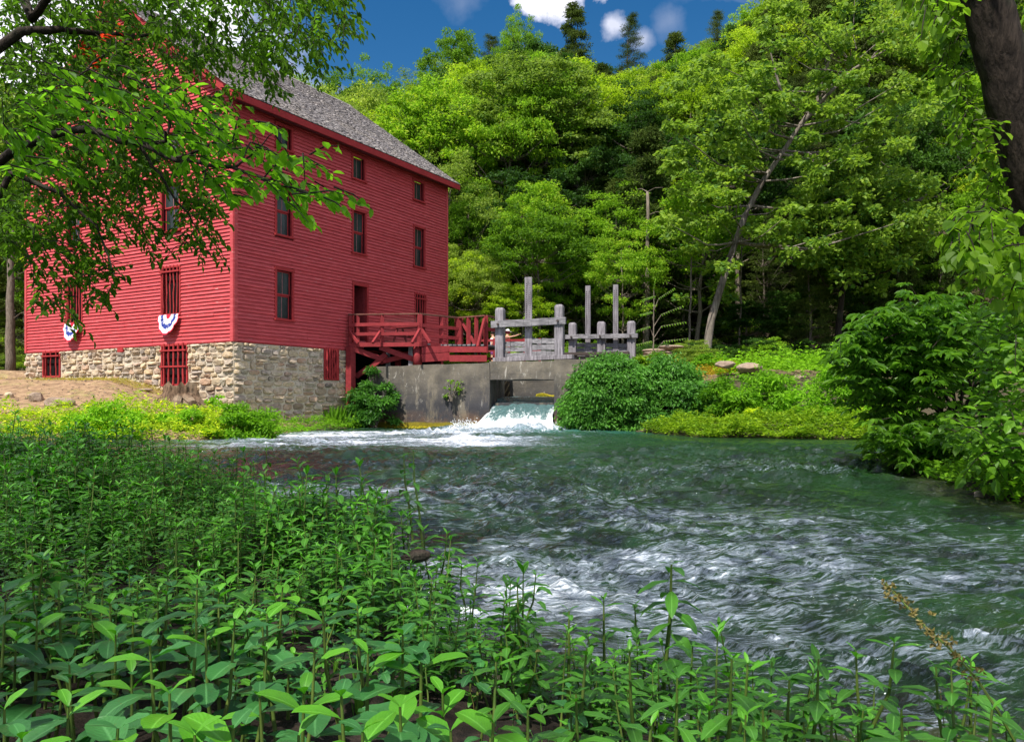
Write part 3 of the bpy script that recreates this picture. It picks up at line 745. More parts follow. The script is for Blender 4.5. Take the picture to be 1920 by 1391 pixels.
def rubble(fr, L, zbot, ztop, rects, seed, pix):
    rng = random.Random(seed); z = zbot
    while z < ztop-0.05:
        rh = rng.uniform(0.15, 0.31)
        if ztop-z-rh < 0.10: rh = ztop-z
        x = -0.02
        while x < L:
            w = rng.uniform(0.20, 0.62)*(0.7+rh*1.5)
            if L-x-w < 0.14: w = L-x+0.02
            z0, z1 = z+0.008+rng.uniform(-0.02, 0.02), z+rh-0.008+rng.uniform(-0.02, 0.025)
            z1 = min(z1, ztop-0.002)
            cells = [(x, z0, x+w, z1)]
            if rh > 0.21 and rng.random() < 0.3: zm = (z0+z1)/2+rng.uniform(-.02, .02); cells = [(x, z0, x+w, zm-0.008), (x, zm+0.008, x+w, z1)]
            for (a, q0, c, q1) in cells:
                hit = False; aa, cc = a, c
                for (r0, r1, y0, y1) in rects:
                    if q1 > y0-0.01 and q0 < y1+0.01 and cc > r0-0.02 and aa < r1+0.02:
                        if aa < r0-0.12: cc = min(cc, r0-0.012)
                        elif cc > r1+0.12: aa = max(aa, r1+0.012)
                        else: hit = True
                if hit or cc-aa < 0.06: continue
                STN.append((fr, aa+0.010, cc-0.010, q0, q1, rng.uniform(0.03, 0.11), rng.random(), pix(aa, q0)*(cc-aa)*(q1-q0)))
            x += w
        z += rh
SB = 5.50      # the stone wall on the river side ends at the tall red post
rubble(FR, SB, -0.1, ZB-0.045, cellR, 11, lambda a, z: 1.0)
def vis(a, z):
    return 1.0 if z > 0.35+min(a, 2.5)*0.42 else 0.25
rubble(FL, LL, 0.05, ZB-0.047, cellL, 12, vis)
sheath(FR, SB, -0.5, ZB-0.05, cellR, -0.35, 0.014, 'stone_wall_core', M['mortar'])
sheath(FL, LL, -0.5, ZB-0.05, cellL, -0.35, 0.014, 'stone_wall_core', M['mortar'])
STN.sort(key=lambda s: -s[7])
rng = random.Random(5)
for k, (fr, a, c, q0, q1, h, rr, _) in enumerate(STN[:300]):
    b = MB(); b.add(*stone_geo(fr, a, c, q0, q1, h, rng)); mpart(b.build('stone', M['stone'], smooth=False))
b = MB()
for (fr, a, c, q0, q1, h, rr, _) in STN[300:]: b.add(*stone_geo(fr, a, c, q0, q1, h, rng))
o = mpart(b.build('small_stones', M['stone'])); o['kind'] = 'stuff'
b = MB(); b.box(tL(234), tL(224), 0.0, 0.09, ZB-0.20, ZB-0.05, FL); mpart(b.build('beam_end', M['red_trim']))
b = MB(); b.box(SB+0.25, LR-0.2, -0.6, -0.5, -0.3, ZB, FR); b.box(SB+0.01, SB+0.12, -3, -0.06, -0.3, ZB, FR); mpart(b.build('pit_wall', M['dark']))  # near-black colour stands for the shade of the open pit

# ---- roof: four real slopes of shingles on the river side, plain slope behind
ZE = 11.28; OE = 0.47; GO = 0.36
def FRs(s, q, h):     # q metres up the slope from the eave edge, h above the deck
    cs, sn = 1/math.hypot(1, PITCH), PITCH/math.hypot(1, PITCH)
    return FR(s, OE-q*cs+h*sn, ZE+q*sn+h*cs)
SLOPE = (LL/2+OE)*math.hypot(1, PITCH)
b = MB()
b.box(-GO, LR+GO, 0, SLOPE, -0.10, -0.02, FRs)
ridge = FRs(0, SLOPE, 0)[2]
def FRb(s, q, h):
    cs, sn = 1/math.hypot(1, PITCH), PITCH/math.hypot(1, PITCH)
    return FR(s, -LL-OE+q*cs-h*sn, ZE+q*sn+h*cs)
roof = mpart(b.build('roof', M['soffit']))
b = MB(); b.box(-GO, LR+GO, 0, SLOPE, -0.10, 0.0, FRb); b.build('rear_slope', M['shingle'], roof)
b = MB(); b.box(-GO-0.02, LR+GO+0.02, OE-0.01, OE+0.03, ZE-0.27, ZE-0.035, FR); b.build('fascia', M['red_trim'], roof, bevel=0.004)
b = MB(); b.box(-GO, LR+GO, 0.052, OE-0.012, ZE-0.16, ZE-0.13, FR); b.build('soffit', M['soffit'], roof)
for sgn in (-GO-0.03, LR+GO+0.0):
    b = MB(); b.box(sgn, sgn+0.03, 0, SLOPE, -0.28, -0.005, FRs); b.build('rake_board', M['red_trim'], roof)
    b = MB(); b.box(sgn, sgn+0.03, 0, SLOPE, -0.28, -0.005, FRb); b.build('rake_board', M['red_trim'], roof)
def shingles():
    rng = random.Random(8); V = []; Q = []
    ex = 0.135; rows = int(SLOPE/ex)
    for r in range(rows):
        q = r*ex-0.03; s = -GO-0.03-rng.random()*0.1
        while s < LR+GO+0.04:
            w = rng.uniform(0.08, 0.20); j = rng.gauss(0, 0.014); cu = max(0, rng.gauss(0, 0.014)); cu2 = max(0, rng.gauss(0, 0.012))
            a, c = s, min(s+w-0.006, LR+GO+0.05); q0 = q+j; q1 = q+ex*1.9
            p = [(a, q0, 0.006), (c, q0, 0.006), (c, q0, 0.028+cu), (a, q0, 0.028+cu2), (a, q1, -0.004), (c, q1, -0.004), (c, q1, 0.004), (a, q1, 0.004)]
            i = len(V); V += [FRs(*x) for x in p]
            Q += [(i, i+1, i+2, i+3), (i+3, i+2, i+6, i+7), (i, i+3, i+7, i+4), (i+1, i+5, i+6, i+2)]
            s += w
    me = mesh_np('shingles', np.array(V), np.array(Q), M['shingle'])
    o = obj('shingles', me, roof); o['kind'] = 'stuff'
    b = MB(); b.box(-GO-0.02, LR+GO+0.02, SLOPE-0.16, SLOPE+0.02, 0.022, 0.05, FRs); b.build('ridge_cap', M['shingle'], roof)
shingles()

# ---- bunting
def cloth_mat(name, c):
    t = NT(name); n = t.noise(12, 3)
    return t.done(t.principled(c, 0.8, 0.2, t.bump(n, 0.2, 0.01)))
M['flag_white'] = cloth_mat('flag_white', (0.62, 0.62, 0.66)); M['flag_red'] = cloth_mat('flag_red', (0.62, 0.02, 0.05)); M['flag_blue'] = cloth_mat('flag_blue', (0.03, 0.05, 0.25))
def bunting(r, label, seed):
    s0, s1, z0, z1 = r; rng = random.Random(seed)
    c = (s0+s1)/2; Rw = (s1-s0)/2+0.04; na, nr = 30, 14
    rings = [(0.0, 1), (0.24, 0), (0.50, 2), (0.73, 0), (0.91, 1)]
    V = []; Q = []; MI = []
    for i in range(na+1):
        a = math.pi*i/na
        for j in range(nr+1):
            q = j/nr; x = c-Rw*q*math.cos(a)*(1-0.10*math.sin(a)); z = z0+0.03-Rw*1.22*q*math.sin(a)
            pl = 0.022*q*math.sin(a*11+seed)+0.012*q*math.sin(a*23)
            o = 0.12+0.17*math.sin(a)*q+pl+(0.03 if q < 0.1 else 0)
            V.append(FL(x, o, z))
    for i in range(na):
        for j in range(nr):
            k = i*(nr+1)+j; Q.append((k, k+1, k+nr+2, k+nr+1))
            q = (j+0.5)/nr; mi = [m for (q0, m) in rings if q >= q0][-1]
            if mi == 2 and (i*7+j*5) % 13 == 0: mi = 0       # white stars on the blue band
            MI.append(mi)
    me = mesh_np('bunting', np.array(V), np.array(Q), [M['flag_white'], M['flag_red'], M['flag_blue']], MI, True)
    tag(obj('bunting', me), label, 'bunting', 'fan buntings under the barred windows')
bunting(barL[0], 'red, white and blue fan bunting under the barred window nearest the corner', 1)
bunting(barL[1], 'red, white and blue fan bunting under the barred window behind the branch', 2)

# ------------------------------------------------------------------ dam
L2 = Vector((-0.853, 29.47)); DE = Vector((0.96, -0.28)); DF = Vector((0.28, 0.96))
def FD(e, f, z): return (L2.x+DE.x*e+DF.x*f, L2.y+DE.y*e+DF.y*f, z)
dam = empty('sluice_dam', (L2.x, L2.y, 0), 'stained concrete dam wall with a square sluice opening', 'dam')
def dpart(o): o.parent = dam; o.location = (-L2.x, -L2.y, 0); return o
def noisy_block(name, e0, e1, f0, f1, z0, z1, mat, parent, amp=0.03, step=0.22, seed=0, toptilt=0.0):
    """box subdivided on all faces and roughened"""
    ne, nf, nz = max(1, int((e1-e0)/step)), max(1, int((f1-f0)/step)), max(1, int((z1-z0)/step))
    V = []; Q = []; idx = {}
    def vid(i, j, k):
        key = (i, j, k)
        if key not in idx:
            e, f, z = e0+(e1-e0)*i/ne, f0+(f1-f0)*j/nf, z0+(z1-z0)*k/nz
            if k == nz: z += toptilt*(e-e0)
            n = [float(vnoise(np.array([e*2.1+f+m*9.3]), np.array([z*2.3+m*3.1+f*1.7]), seed+m)[0]) for m in range(3)]
            idx[key] = len(V); V.append(FD(e+amp*n[0]*0.7, f+amp*n[1]*2, z+(amp*n[2] if k in (0, nz) else 0)))
        return idx[key]
    for i in range(ne):
        for k in range(nz):
            for j in (0, nf):
                Q.append((vid(i, j, k), vid(i+1, j, k), vid(i+1, j, k+1), vid(i, j, k+1)))
    for j in range(nf):
        for k in range(nz):
            for i in (0, ne):
                Q.append((vid(i, j, k), vid(i, j+1, k), vid(i, j+1, k+1), vid(i, j, k+1)))
    for i in range(ne):
        for j in range(nf):
            for k in (0, nz):
                Q.append((vid(i, j, k), vid(i+1, j, k), vid(i+1, j+1, k), vid(i, j+1, k)))
    me = mesh_np(name, np.array(V), np.array(Q), mat)
    return dpart(obj(name, me))
noisy_block('left_wing_wall', -5.05, 0.0, 0.0, 2.0, -0.5, 2.42, M['concrete'], dam, seed=3, toptilt=0.02)
noisy_block('right_pier', 2.52, 5.3, 0.0, 2.0, -0.5, 2.60, M['concrete'], dam, seed=4)
noisy_block('lintel', -0.02, 2.54, 0.02, 0.85, 1.88, 2.56, M['concrete'], dam, seed=5, amp=0.04)
noisy_block('sill_beam', 0.02, 2.5, 1.2, 1.5, 1.86, 1.99, M['grey_plank'], dam, seed=6)
noisy_block('rear_wall', -0.2, 3.4, 3.4, 3.9, 0.3, 2.5, M['concrete'], dam, seed=7)
noisy_block('spillway_floor', 0.01, 2.51, 0.4, 3.4, -0.5, 1.0, M['concrete'], dam, seed=8)
b = MB()
for k in range(16):
    e = 1.0+k*0.055; b.tube([FD(e, 3.36, 1.2+0.0), FD(e+0.02, 3.3, 1.33+0.05*math.sin(k*0.4))], [0.09, 0.05], 6)
dpart(b.build('moss', M['moss'])); 
b = MB()
rng = random.Random(3)
for k in range(60):
    e = -3.9+k*0.064; b.tube([FD(e, -0.03, 0.0), FD(e+0.03, 0.0, 0.05+rng.uniform(0, 0.06))], [0.05, 0.02], 5)
o = dpart(b.build('waterline_moss', M['moss'])); o['kind'] = 'stuff'
# rust-brown footing rocks beside the falls
def rock_mesh(name, sx, sy, sz, seed, mat, sub=2, rough=0.35):
    import bmesh
    bm = bmesh.new(); bmesh.ops.create_icosphere(bm, subdivisions=sub, radius=1.0)
    rg = random.Random(seed); offs = [Vector((rg.gauss(0, 1), rg.gauss(0, 1), rg.gauss(0, 1))).normalized() for _ in range(9)]
    lim = [rg.uniform(0.62, 0.95) for _ in offs]
    for v in bm.verts:
        for n_, l_ in zip(offs, lim):
            d = v.co.dot(n_)
            if d > l_: v.co -= n_*(d-l_)*0.9
        v.co += v.co.normalized()*rg.gauss(0, 0.03)*rough*2
        v.co = Vector((v.co.x*sx, v.co.y*sy, v.co.z*sz))
    me = bpy.data.meshes.new(name); bm.to_mesh(me); bm.free(); me.materials.append(mat); return me

# ---- falls
def falls_mat():
    t = NT('falling_water'); pos = t.n('ShaderNodeNewGeometry').outputs['Position']
    at = t.n('ShaderNodeAttribute', attribute_name='foam'); sp = t.n('ShaderNodeSeparateColor'); t.L.new(at.outputs['Color'], sp.inputs[0])
    n2 = t.noise(2.6, 7, 0.75, vec=pos, stretch=(2.2, 1, 1.2), dist=1.0); n3 = t.noise(13, 5, 0.7, vec=pos)
    f = t.math('MULTIPLY', t.math('SUBTRACT', t.math('ADD', sp.outputs[0], t.math('MULTIPLY', t.math('SUBTRACT', n2, 0.5), 2.3)), 0.5), 3.0, True)
    col = t.mix(f, t.mix(n3, (0.02, 0.07, 0.07), (0.12, 0.20, 0.205)), (0.70, 0.75, 0.78))
    return t.done(t.principled(col, t.math('ADD', 0.12, t.math('MULTIPLY', f, 0.5)), 0.6, t.bump(n3, 0.7, 0.05)))
M['falls'] = falls_mat()
def build_falls():
    ne, nf = 90, 130
    E, G = np.meshgrid(np.linspace(0, 1, ne), np.linspace(0, 1, nf)); e0, g = E.ravel(), G.ravel()
    f = 3.3-g*5.4               # from inside the channel to in front of the dam
    prof = np.interp(f, [-2.1, -1.3, -0.7, -0.1, 0.5, 1.0, 1.5, 3.3], [-0.06, 0.12, 0.36, 0.68, 0.98, 1.14, 1.21, 1.25])
    spreadL = np.interp(f, [-2.1, -0.9, 0.0, 3.3], [1.1, 0.6, 0.0, 0.0]); spreadR = np.interp(f, [-2.1, -0.2, 3.3], [0.5, 0.0, 0.0])
    e = 0.02-spreadL+e0*(2.48+spreadL+spreadR)
    turb = np.interp(f, [-2.1, -1.0, 0.0, 1.2, 3.3], [1.1, 1.7, 0.8, 0.25, 0.1])
    z = prof+turb*(0.13*fbm(e*1.2, f*0.6, 81, 1.6, 4)+0.07*fbm(e, f, 82, 5, 3)+0.03*fbm(e, f, 83, 14, 2))
    z = z+0.10*np.sin(e0*math.pi)*np.interp(f, [-1.5, -0.4, 0.6], [0.5, 1, 0])-0.18*(1-sstep(0, 0.16, e0))*np.interp(f, [-1.6, -0.8, 0.2], [0, 1, 0])
    V = np.stack([L2.x+DE.x*e+DF.x*f, L2.y+DE.y*e+DF.y*f, z], 1)
    i = np.arange(ne-1)[None, :]+np.arange(nf-1)[:, None]*ne
    Q = np.stack([i, i+1, i+1+ne, i+ne], -1).reshape(-1, 4)
    me = mesh_np('falling_water', V, Q, M['falls'], smooth=True)
    a = me.color_attributes.new('foam', 'FLOAT_COLOR', 'POINT')
    foam_sheen = np.interp(f, [-2.1, -1.0, -0.3, 0.4, 1.0, 3.3], [1.2, 1.0, 0.42, 0.12, 0.30, 0.45])+0.5*(1-sstep(0, 0.14, e0))*(f < 0.3)+0.45*sstep(0.88, 1, e0)*(f < 0.3)
    a.data.foreach_set('color', np.stack([foam_sheen, foam_sheen, foam_sheen, foam_sheen*0+1], 1).astype(np.float32).ravel())
    tag(obj('falling_water', me), 'white water pouring through the sluice opening', kind='structure')
    # churned foam and drops where the falls hit the pool
    rg = np.random.RandomState(4); V = []; Q = []
    oct_v = np.array([(1,0,0),(-1,0,0),(0,1,0),(0,-1,0),(0,0,1),(0,0,-1)], float)
    oct_f = np.array([(0,2,4),(2,1,4),(1,3,4),(3,0,4),(2,0,5),(1,2,5),(3,1,5),(0,3,5)])
    n = 2600; e = rg.uniform(-1.1, 2.8, n); f = -1.2+rg.normal(0, 0.55, n); zz = np.abs(rg.normal(0, 0.13, n))*np.exp(-((f+1.0)/0.7)**2)+0.05
    s = rg.uniform(0.006, 0.022, n)
    P_ = np.stack([L2.x+DE.x*e+DF.x*f, L2.y+DE.y*e+DF.y*f, zz+0.10*np.exp(-((f+0.9)/0.5)**2)], 1)
    V = (P_[:, None, :]+oct_v[None]*s[:, None, None]).reshape(-1, 3); Q = (oct_f[None]+np.arange(n)[:, None, None]*6).reshape(-1, 3)
    o = obj('spray_drops', mesh_np('spray_drops', V, Q, M['flag_foam'], smooth=True))
    tag(o, 'white spray thrown up where the falls meet the pool', kind='stuff')
t = NT('white_foam'); M['flag_foam'] = t.done(t.principled((0.75, 0.79, 0.82), 0.35, 0.5))
build_falls()

# ---- timber sluice gates
def rounded_post(b, x, y, w, z0, z1, d=None):
    d = d or w; h = w*0.32; n = 3
    c = Vector((x, y, 0))
    r = DE; f = DF
    def ring(k, z): return [(x+r.x*w/2*k*a+f.x*d/2*k*c_, y+r.y*w/2*k*a+f.y*d/2*k*c_, z) for (a, c_) in ((-1,-1),(1,-1),(1,1),(-1,1))]
    lv = [(1, z0), (1.0, (z0*2+z1)/3), (0.97, z1-h), (0.86, z1-h*0.4), (0.6, z1-h*0.08), (0.25, z1)]
    vs = []; fs = []
    for k, z in lv: vs += ring(k, z)
    for i in range(len(lv)-1):
        for j in range(4): fs.append((i*4+j, i*4+(j+1) % 4, (i+1)*4+(j+1) % 4, (i+1)*4+j))
    fs += [(3, 2, 1, 0), tuple(len(vs)-4+j for j in range(4))]
    b.add(vs, fs)
def gate_frame(name, label, posts, zb, ztop, beam, stems, planks, beam_h=0.26, sill=None, group='timber sluice gate frames'):
    """posts: (u, width px) at depth Y; all numbers read off the photograph once"""
    root = empty(name, (0, 0, 0), label, 'sluice gate', group)
    x0 = P(posts[0][0], 700, posts[0][2]); root.location = (x0.x, x0.y, zb)
    def ch(o): o.parent = root; o.location = (-x0.x, -x0.y, -zb); return o
    for (u, wpx, Y, vt) in posts:
        p = P(u, vt, Y); b = MB(); rounded_post(b, p.x, p.y, wpx*Y/F, zb, p.z); ch(b.build('post', M['grey_wood'], bevel=0.012))
        # bolt through the beam
    (u0, v0, Y0), (u1, v1, Y1) = beam
    a, c = P(u0, v0, Y0), P(u1, v1, Y1)
    b = MB(); n = 9
    off = Vector((DF.x, DF.y, 0))*-0.19
    for i in range(n):
        b.bar(a.lerp(c, i/n)+off+Vector((0, 0, random.Random(i).gauss(0, .006))), a.lerp(c, (i+1)/n)+off+Vector((0, 0, random.Random(i+1).gauss(0, .006))), 0.14, beam_h)
    bo = ch(b.build('cross_beam', M['grey_plank'], bevel=0.01))
    for (u, wpx, Y, vt) in posts:
        fr_ = (u-u0)/(u1-u0); p = a.lerp(c, fr_)+off*1.4
        b = MB(); b.tube([p, p+Vector((DF.x, DF.y, 0))*-0.06], [0.045, 0.045], 8); b.build('bolt', M['iron'], bo)
    for (u, wpx, Y, vt, vb) in stems:
        p, q = P(u, vt, Y), P(u, vb, Y); w = wpx*Y/F
        b = MB(); b.bar(q, p, w, 0.11, up=(DF.x, DF.y, 0)); st = ch(b.build('gate_stem', M['grey_wood'], bevel=0.008))
        hb = MB(); L_ = (p-q).length; nh = int(L_/0.085)
        for i in range(nh):
            z = p.z-0.25-i*0.085
            if z < q.z+ (p.z-q.z)*0.33: break
            for sx in (-0.25, 0.25):
                cc = Vector((p.x, p.y, z))+Vector((DE.x, DE.y, 0))*w*sx-Vector((DF.x, DF.y, 0))*0.056
                hb.bar(cc, cc-Vector((DF.x, DF.y, 0))*0.004, 0.028, 0.035)
        hh = hb.build('peg_holes', M['dark'], st); hh['kind'] = 'stuff'
    rg = random.Random(len(name)+len(posts))
    for (ua, ub, Ya, Yb, vtop, vbot, n) in planks:
        for i in range(n):
            va = vtop+(vbot-vtop)*i/n; vb2 = vtop+(vbot-vtop)*(i+1)/n
            a0, a1 = P(ua, (va+vb2)/2, Ya), P(ub, (va+vb2)/2, Yb); h = (vb2-va)*Ya/F
            b = MB(); m = 6; w = 0.09
            for k in range(m):
                dz = rg.gauss(0, 0.008); dd = Vector((DF.x, DF.y, 0))*rg.gauss(0, 0.014)
                b.bar(a0.lerp(a1, k/m)+dd+Vector((0, 0, dz)), a0.lerp(a1, (k+1)/m)+dd+Vector((0, 0, dz)), w, h-0.035)
            ch(b.build('gate_plank', M['grey_plank'], bevel=0.006))
    if sill:
        (u0, v0, Y0), (u1, v1, Y1), hh, mm = sill
        b = MB(); b.bar(P(u0, v0, Y0), P(u1, v1, Y1), 0.3, hh); ch(b.build('sill', M[mm], bevel=0.01))
    return root
gate_frame('sluice_gate', 'big grey timber sluice gate with one tall perforated stem above the falls',
    [(938, 16, 29.95, 577), (1049, 16, 29.15, 571)], 2.50, 4.6, ((924, 610, 29.95), (1063, 602, 29.1)),
    [(991, 13.5, 29.62, 520, 668)], [(944, 985, 29.98, 29.68, 640, 671, 3), (990, 1043, 29.66, 29.24, 634, 669, 3)],
    sill=((926, 675, 29.85), (1075, 669, 28.95), 0.16, 'grey_wood'))
gate_frame('sluice_gate', 'smaller grey timber sluice gate with two tall perforated stems and three posts',
    [(1074, 14, 32.6, 605), (1128, 15, 32.2, 603), (1184, 15, 31.8, 602)], 2.75, 4.4, ((1062, 633, 32.6), (1197, 630, 31.7)),
    [(1102.5, 9.5, 32.45, 536, 672), (1154.5, 9.5, 32.05, 534, 670)], [(1079, 1178, 32.62, 31.9, 643, 661, 2), (1079, 1150, 32.62, 32.1, 666, 680, 1)],
    beam_h=0.18, sill=((1058, 664, 32.5), (1180, 662, 31.6), 0.12, 'iron'))

# ------------------------------------------------------------------ loading deck
ZF = 3.33; ZR = 4.45
deck = empty('loading_deck', (-4.5, 31.0, ZF), 'red timber loading deck with railings built out from the mill door', 'deck')
DK0 = Vector((-4.5, 31.0, ZF))
def kpart(o, m=None): o.parent = deck; o.location = -DK0; return o
A_, B_, C_, D_ = Vector((-6.45, 30.62, 0)), Vector((-3.62, 30.35, 0)), Vector((-2.21, 31.8, 0)), Vector((-1.045, 31.0, 0))
E_ = Vector((-0.1, 32.9, 0))
def z3(p, z): return Vector((p.x, p.y, z))
# floor boards run parallel to the mill face
rng = random.Random(12)
poly = [(-6.5, 30.68), (-3.62, 30.35), (-2.9, 31.1), (-1.045, 31.0), (-0.2, 33.2), (-3.4, 36.2)]
def in_poly(x, y):
    c = False; n = len(poly)
    for i in range(n):
        ax, ay = poly[i]; bx, by = poly[(i+1) % n]
        if (ay > y) != (by > y) and x < (bx-ax)*(y-ay)/(by-ay)+ax: c = not c
    return c
for k in range(34):
    o = 0.12+k*0.165; inside = []
    for i in range(200):
        s = 4.5+i*0.045; q = FR(s, o, 0)
        if in_poly(q[0], q[1]): inside.append(s)
    if len(inside) > 4:
        b = MB(); b.box(min(inside), max(inside)+rng.uniform(0, .05), o, o+0.155, ZF-0.06, ZF+rng.uniform(-0.004, 0.004), FR); kpart(b.build('deck_board', M['grey_plank']))
def rail(a, c, z, w=0.05, h=0.13, name='rail', m='red_wood'):
    b = MB(); b.bar(z3(a, z), z3(c, z), w, h); return kpart(b.build(name, M[m], bevel=0.005))
def rpost(p, z0=ZF-0.02, z1=ZR, w=0.12, name='rail_post', m='red_wood'):
    b = MB(); b.bar(z3(p, z0), z3(p, z1), w, w, up=(0.9, 0.4, 0)); return kpart(b.build(name, M[m], bevel=0.006))
off = Vector((0.02, -0.085, 0))
for (a, c) in ((A_, B_), (B_, C_), (C_, D_)):
    b = MB(); b.bar(z3(a, ZR+0.02), z3(c, ZR+0.02), 0.17, 0.05); kpart(b.build('top_rail', M['weathered_top'], bevel=0.004))
rail(A_+off, B_+off, 4.06); rail(A_+off, B_+off, 3.69)
rail(B_+off, C_+off, 4.02); rail(B_+off, C_+off, 3.62)
rail(A_+off, B_+off, ZF-0.06, 0.06, 0.16, 'rim_joist'); rail(B_+off, C_+off, ZF-0.06, 0.06, 0.16, 'rim_joist')
for p in (A_+Vector((0.06, 0, 0)), A_.lerp(B_, 0.13), A_.lerp(B_, 0.475)): rpost(p)
rpost(B_, w=0.17); rpost(B_.lerp(C_, 0.55), w=0.14); rpost(C_, w=0.22); rpost(C_+Vector((.13, .1, 0)), w=0.12)
rpost(C_.lerp(D_, 0.38), w=0.14); rpost(C_.lerp(D_, 0.66), w=0.13); rpost(D_, w=0.14, z0=ZF-0.35)
rail(D_, E_, ZR+0.02, 0.15, 0.05, 'top_rail', 'weathered_top'); rail(D_, E_, 3.95)
def brace(p, q, w=0.10, h=0.12, name='brace', m='red_wood'):
    b = MB(); b.bar(p, q, w, h); return kpart(b.build(name, M[m], bevel=0.005))
for (u, v, Y, u2, v2, Y2, w) in ((713, 622, 30.3, 699, 643, 29.9, 0.1), (787, 618, 30.1, 773, 643, 29.7, 0.1), (791, 618, 30.2, 806, 642, 30.0, 0.09),
                                 (909, 597, 30.85, 896, 650, 30.55, 0.12), (868, 606, 31.8, 893, 650, 31.3, 0.1), (655, 622, 30.5, 672, 643, 30.2, 0.08)):
    brace(P(u, v, Y), P(u2, v2, Y2), w, 0.1)
# beneath the deck
b = MB(); c1 = P(657.5, 655, 30.55); b.bar((c1.x, c1.y, -0.3), (c1.x, c1.y, ZF-0.14), 0.28, 0.28, up=(DR.x, DR.y, 0)); kpart(b.build('tall_post', M['red_wood'], bevel=0.015))
b = MB(); c2 = P(783, 660, 30.55)
b.tube([(c2.x, c2.y, 2.40), (c2.x, c2.y, 3.23)], [0.17, 0.16], 12); kpart(b.build('round_post', M['red_wood'], smooth=True))
for (u, v, u2, v2, Y, Y2, w, h) in ((656, 652, 724, 676, 30.5, 30.9, .13, .2), (712, 651, 779, 675, 30.55, 30.7, .13, .2), (772, 664, 714, 679, 30.8, 31.0, .12, .18), (724, 664, 692, 693, 30.75, 30.9, .13, .2),
                                   (690, 690, 668, 706, 30.9, 31.0, .13, .2)):
    brace(P(u, v, Y), P(u2, v2, Y2), w, h, 'under_brace')
for (u, v, v2, Y, w, m) in ((728, 650, 682, 31.2, .16, 'grey_wood'), (770, 645, 684, 30.75, .16, 'grey_wood'), (746, 652, 684, 31.6, .22, 'red_wood')):
    a, c = P(u, v, Y), P(u, v2, Y); b = MB(); b.bar((a.x, a.y, 2.3), (a.x, a.y, ZF-0.1), w, w); kpart(b.build('pile', M[m]))
for (u0, u1, v0, v1, Y0, Y1) in ((791, 843, 648, 660, 30.35, 30.6), (791, 843, 661, 676, 30.34, 30.6), (843, 913, 650, 660.5, 30.45, 30.15), (843, 913, 666, 678, 30.45, 30.14)):
    a0, a1 = P(u0, (v0+v1)/2+(3 if u0 < 800 else 0), Y0), P(u1, (v0+v1)/2, Y1)
    b = MB(); b.bar(a0, a1, 0.06, (v1-v0)*30.4/F); kpart(b.build('skirt_plank', M['red_wood'], bevel=0.005))
b = MB(); b.box(-0.0, 0, 0, 0, 0, 0)
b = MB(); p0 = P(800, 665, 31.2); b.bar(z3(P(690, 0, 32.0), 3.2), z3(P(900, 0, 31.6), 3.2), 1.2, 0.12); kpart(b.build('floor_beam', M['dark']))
# wire netting on the railing
b = MB(); n = 46
for i in range(n):
    p = A_.lerp(B_, 0.5+0.5*i/n); b.bar(z3(p, ZF+0.02), z3(p, ZR-0.05), 0.004, 0.004)
for i in range(14):
    z = ZF+0.05+i*0.075; b.bar(z3(A_.lerp(B_, 0.5), z), z3(B_, z), 0.004, 0.004)
o = kpart(b.build('wire_netting', M['iron'])); o['kind'] = 'stuff'
# picnic bench on the deck
pb = empty('picnic_table', P(770, 641, 31.9), 'dark red wooden picnic table on the loading deck', 'table')
PBO = pb.location.copy()
def bpart(o): o.parent = pb; o.location = -PBO; return o
tdir = Vector((NR.x, NR.y, 0)); tn = Vector((DR.x, DR.y, 0)); base_ = Vector((PBO.x, PBO.y, ZF))
for k in range(4):
    c = base_+tn*(0.15*k-0.22)+Vector((0, 0, 0.76)); b = MB(); b.bar(c-tdir*0.8, c+tdir*0.8, 0.14, 0.04); bpart(b.build('table_plank', M['red_wood']))
for sgn in (-0.62, 0.62):
    c = base_+tn*sgn+Vector((0, 0, 0.45)); b = MB(); b.bar(c-tdir*0.8, c+tdir*0.8, 0.24, 0.04); bpart(b.build('seat', M['red_wood']))
for e in (-0.55, 0.55):
    for sg in (-1, 1):
        b = MB(); b.bar(base_+tdir*e+tn*0.5*sg, base_+tdir*e+tn*0.15*sg+Vector((0, 0, .74)), 0.04, 0.09); bpart(b.build('leg', M['red_wood']))
    b = MB(); b.bar(base_+tdir*e-tn*0.7+Vector((0, 0, .42)), base_+tdir*e+tn*0.7+Vector((0, 0, .42)), 0.04, 0.09); bpart(b.build('seat_support', M['red_wood']))
# red rail fence behind the gates
fn = empty('rail_fence', P(905, 680, 34.2), 'low dark red rail fence running behind the sluice gates', 'fence')
FO = fn.location.copy()
fa, fb_ = P(898, 637, 34.2), P(1012, 633, 33.9)
for (za) in (3.72, 3.28, 2.92):
    b = MB(); b.bar(z3(fa, za), z3(fb_, za), 0.05, 0.10); o = b.build('rail', M['red_wood'], fn); o.location = -FO
for k in range(5):
    p = fa.lerp(fb_, k/4); b = MB(); b.bar(z3(p, 2.2), z3(p, 3.8), 0.1, 0.1); o = b.build('fence_post', M['red_wood'], fn); o.location = -FO

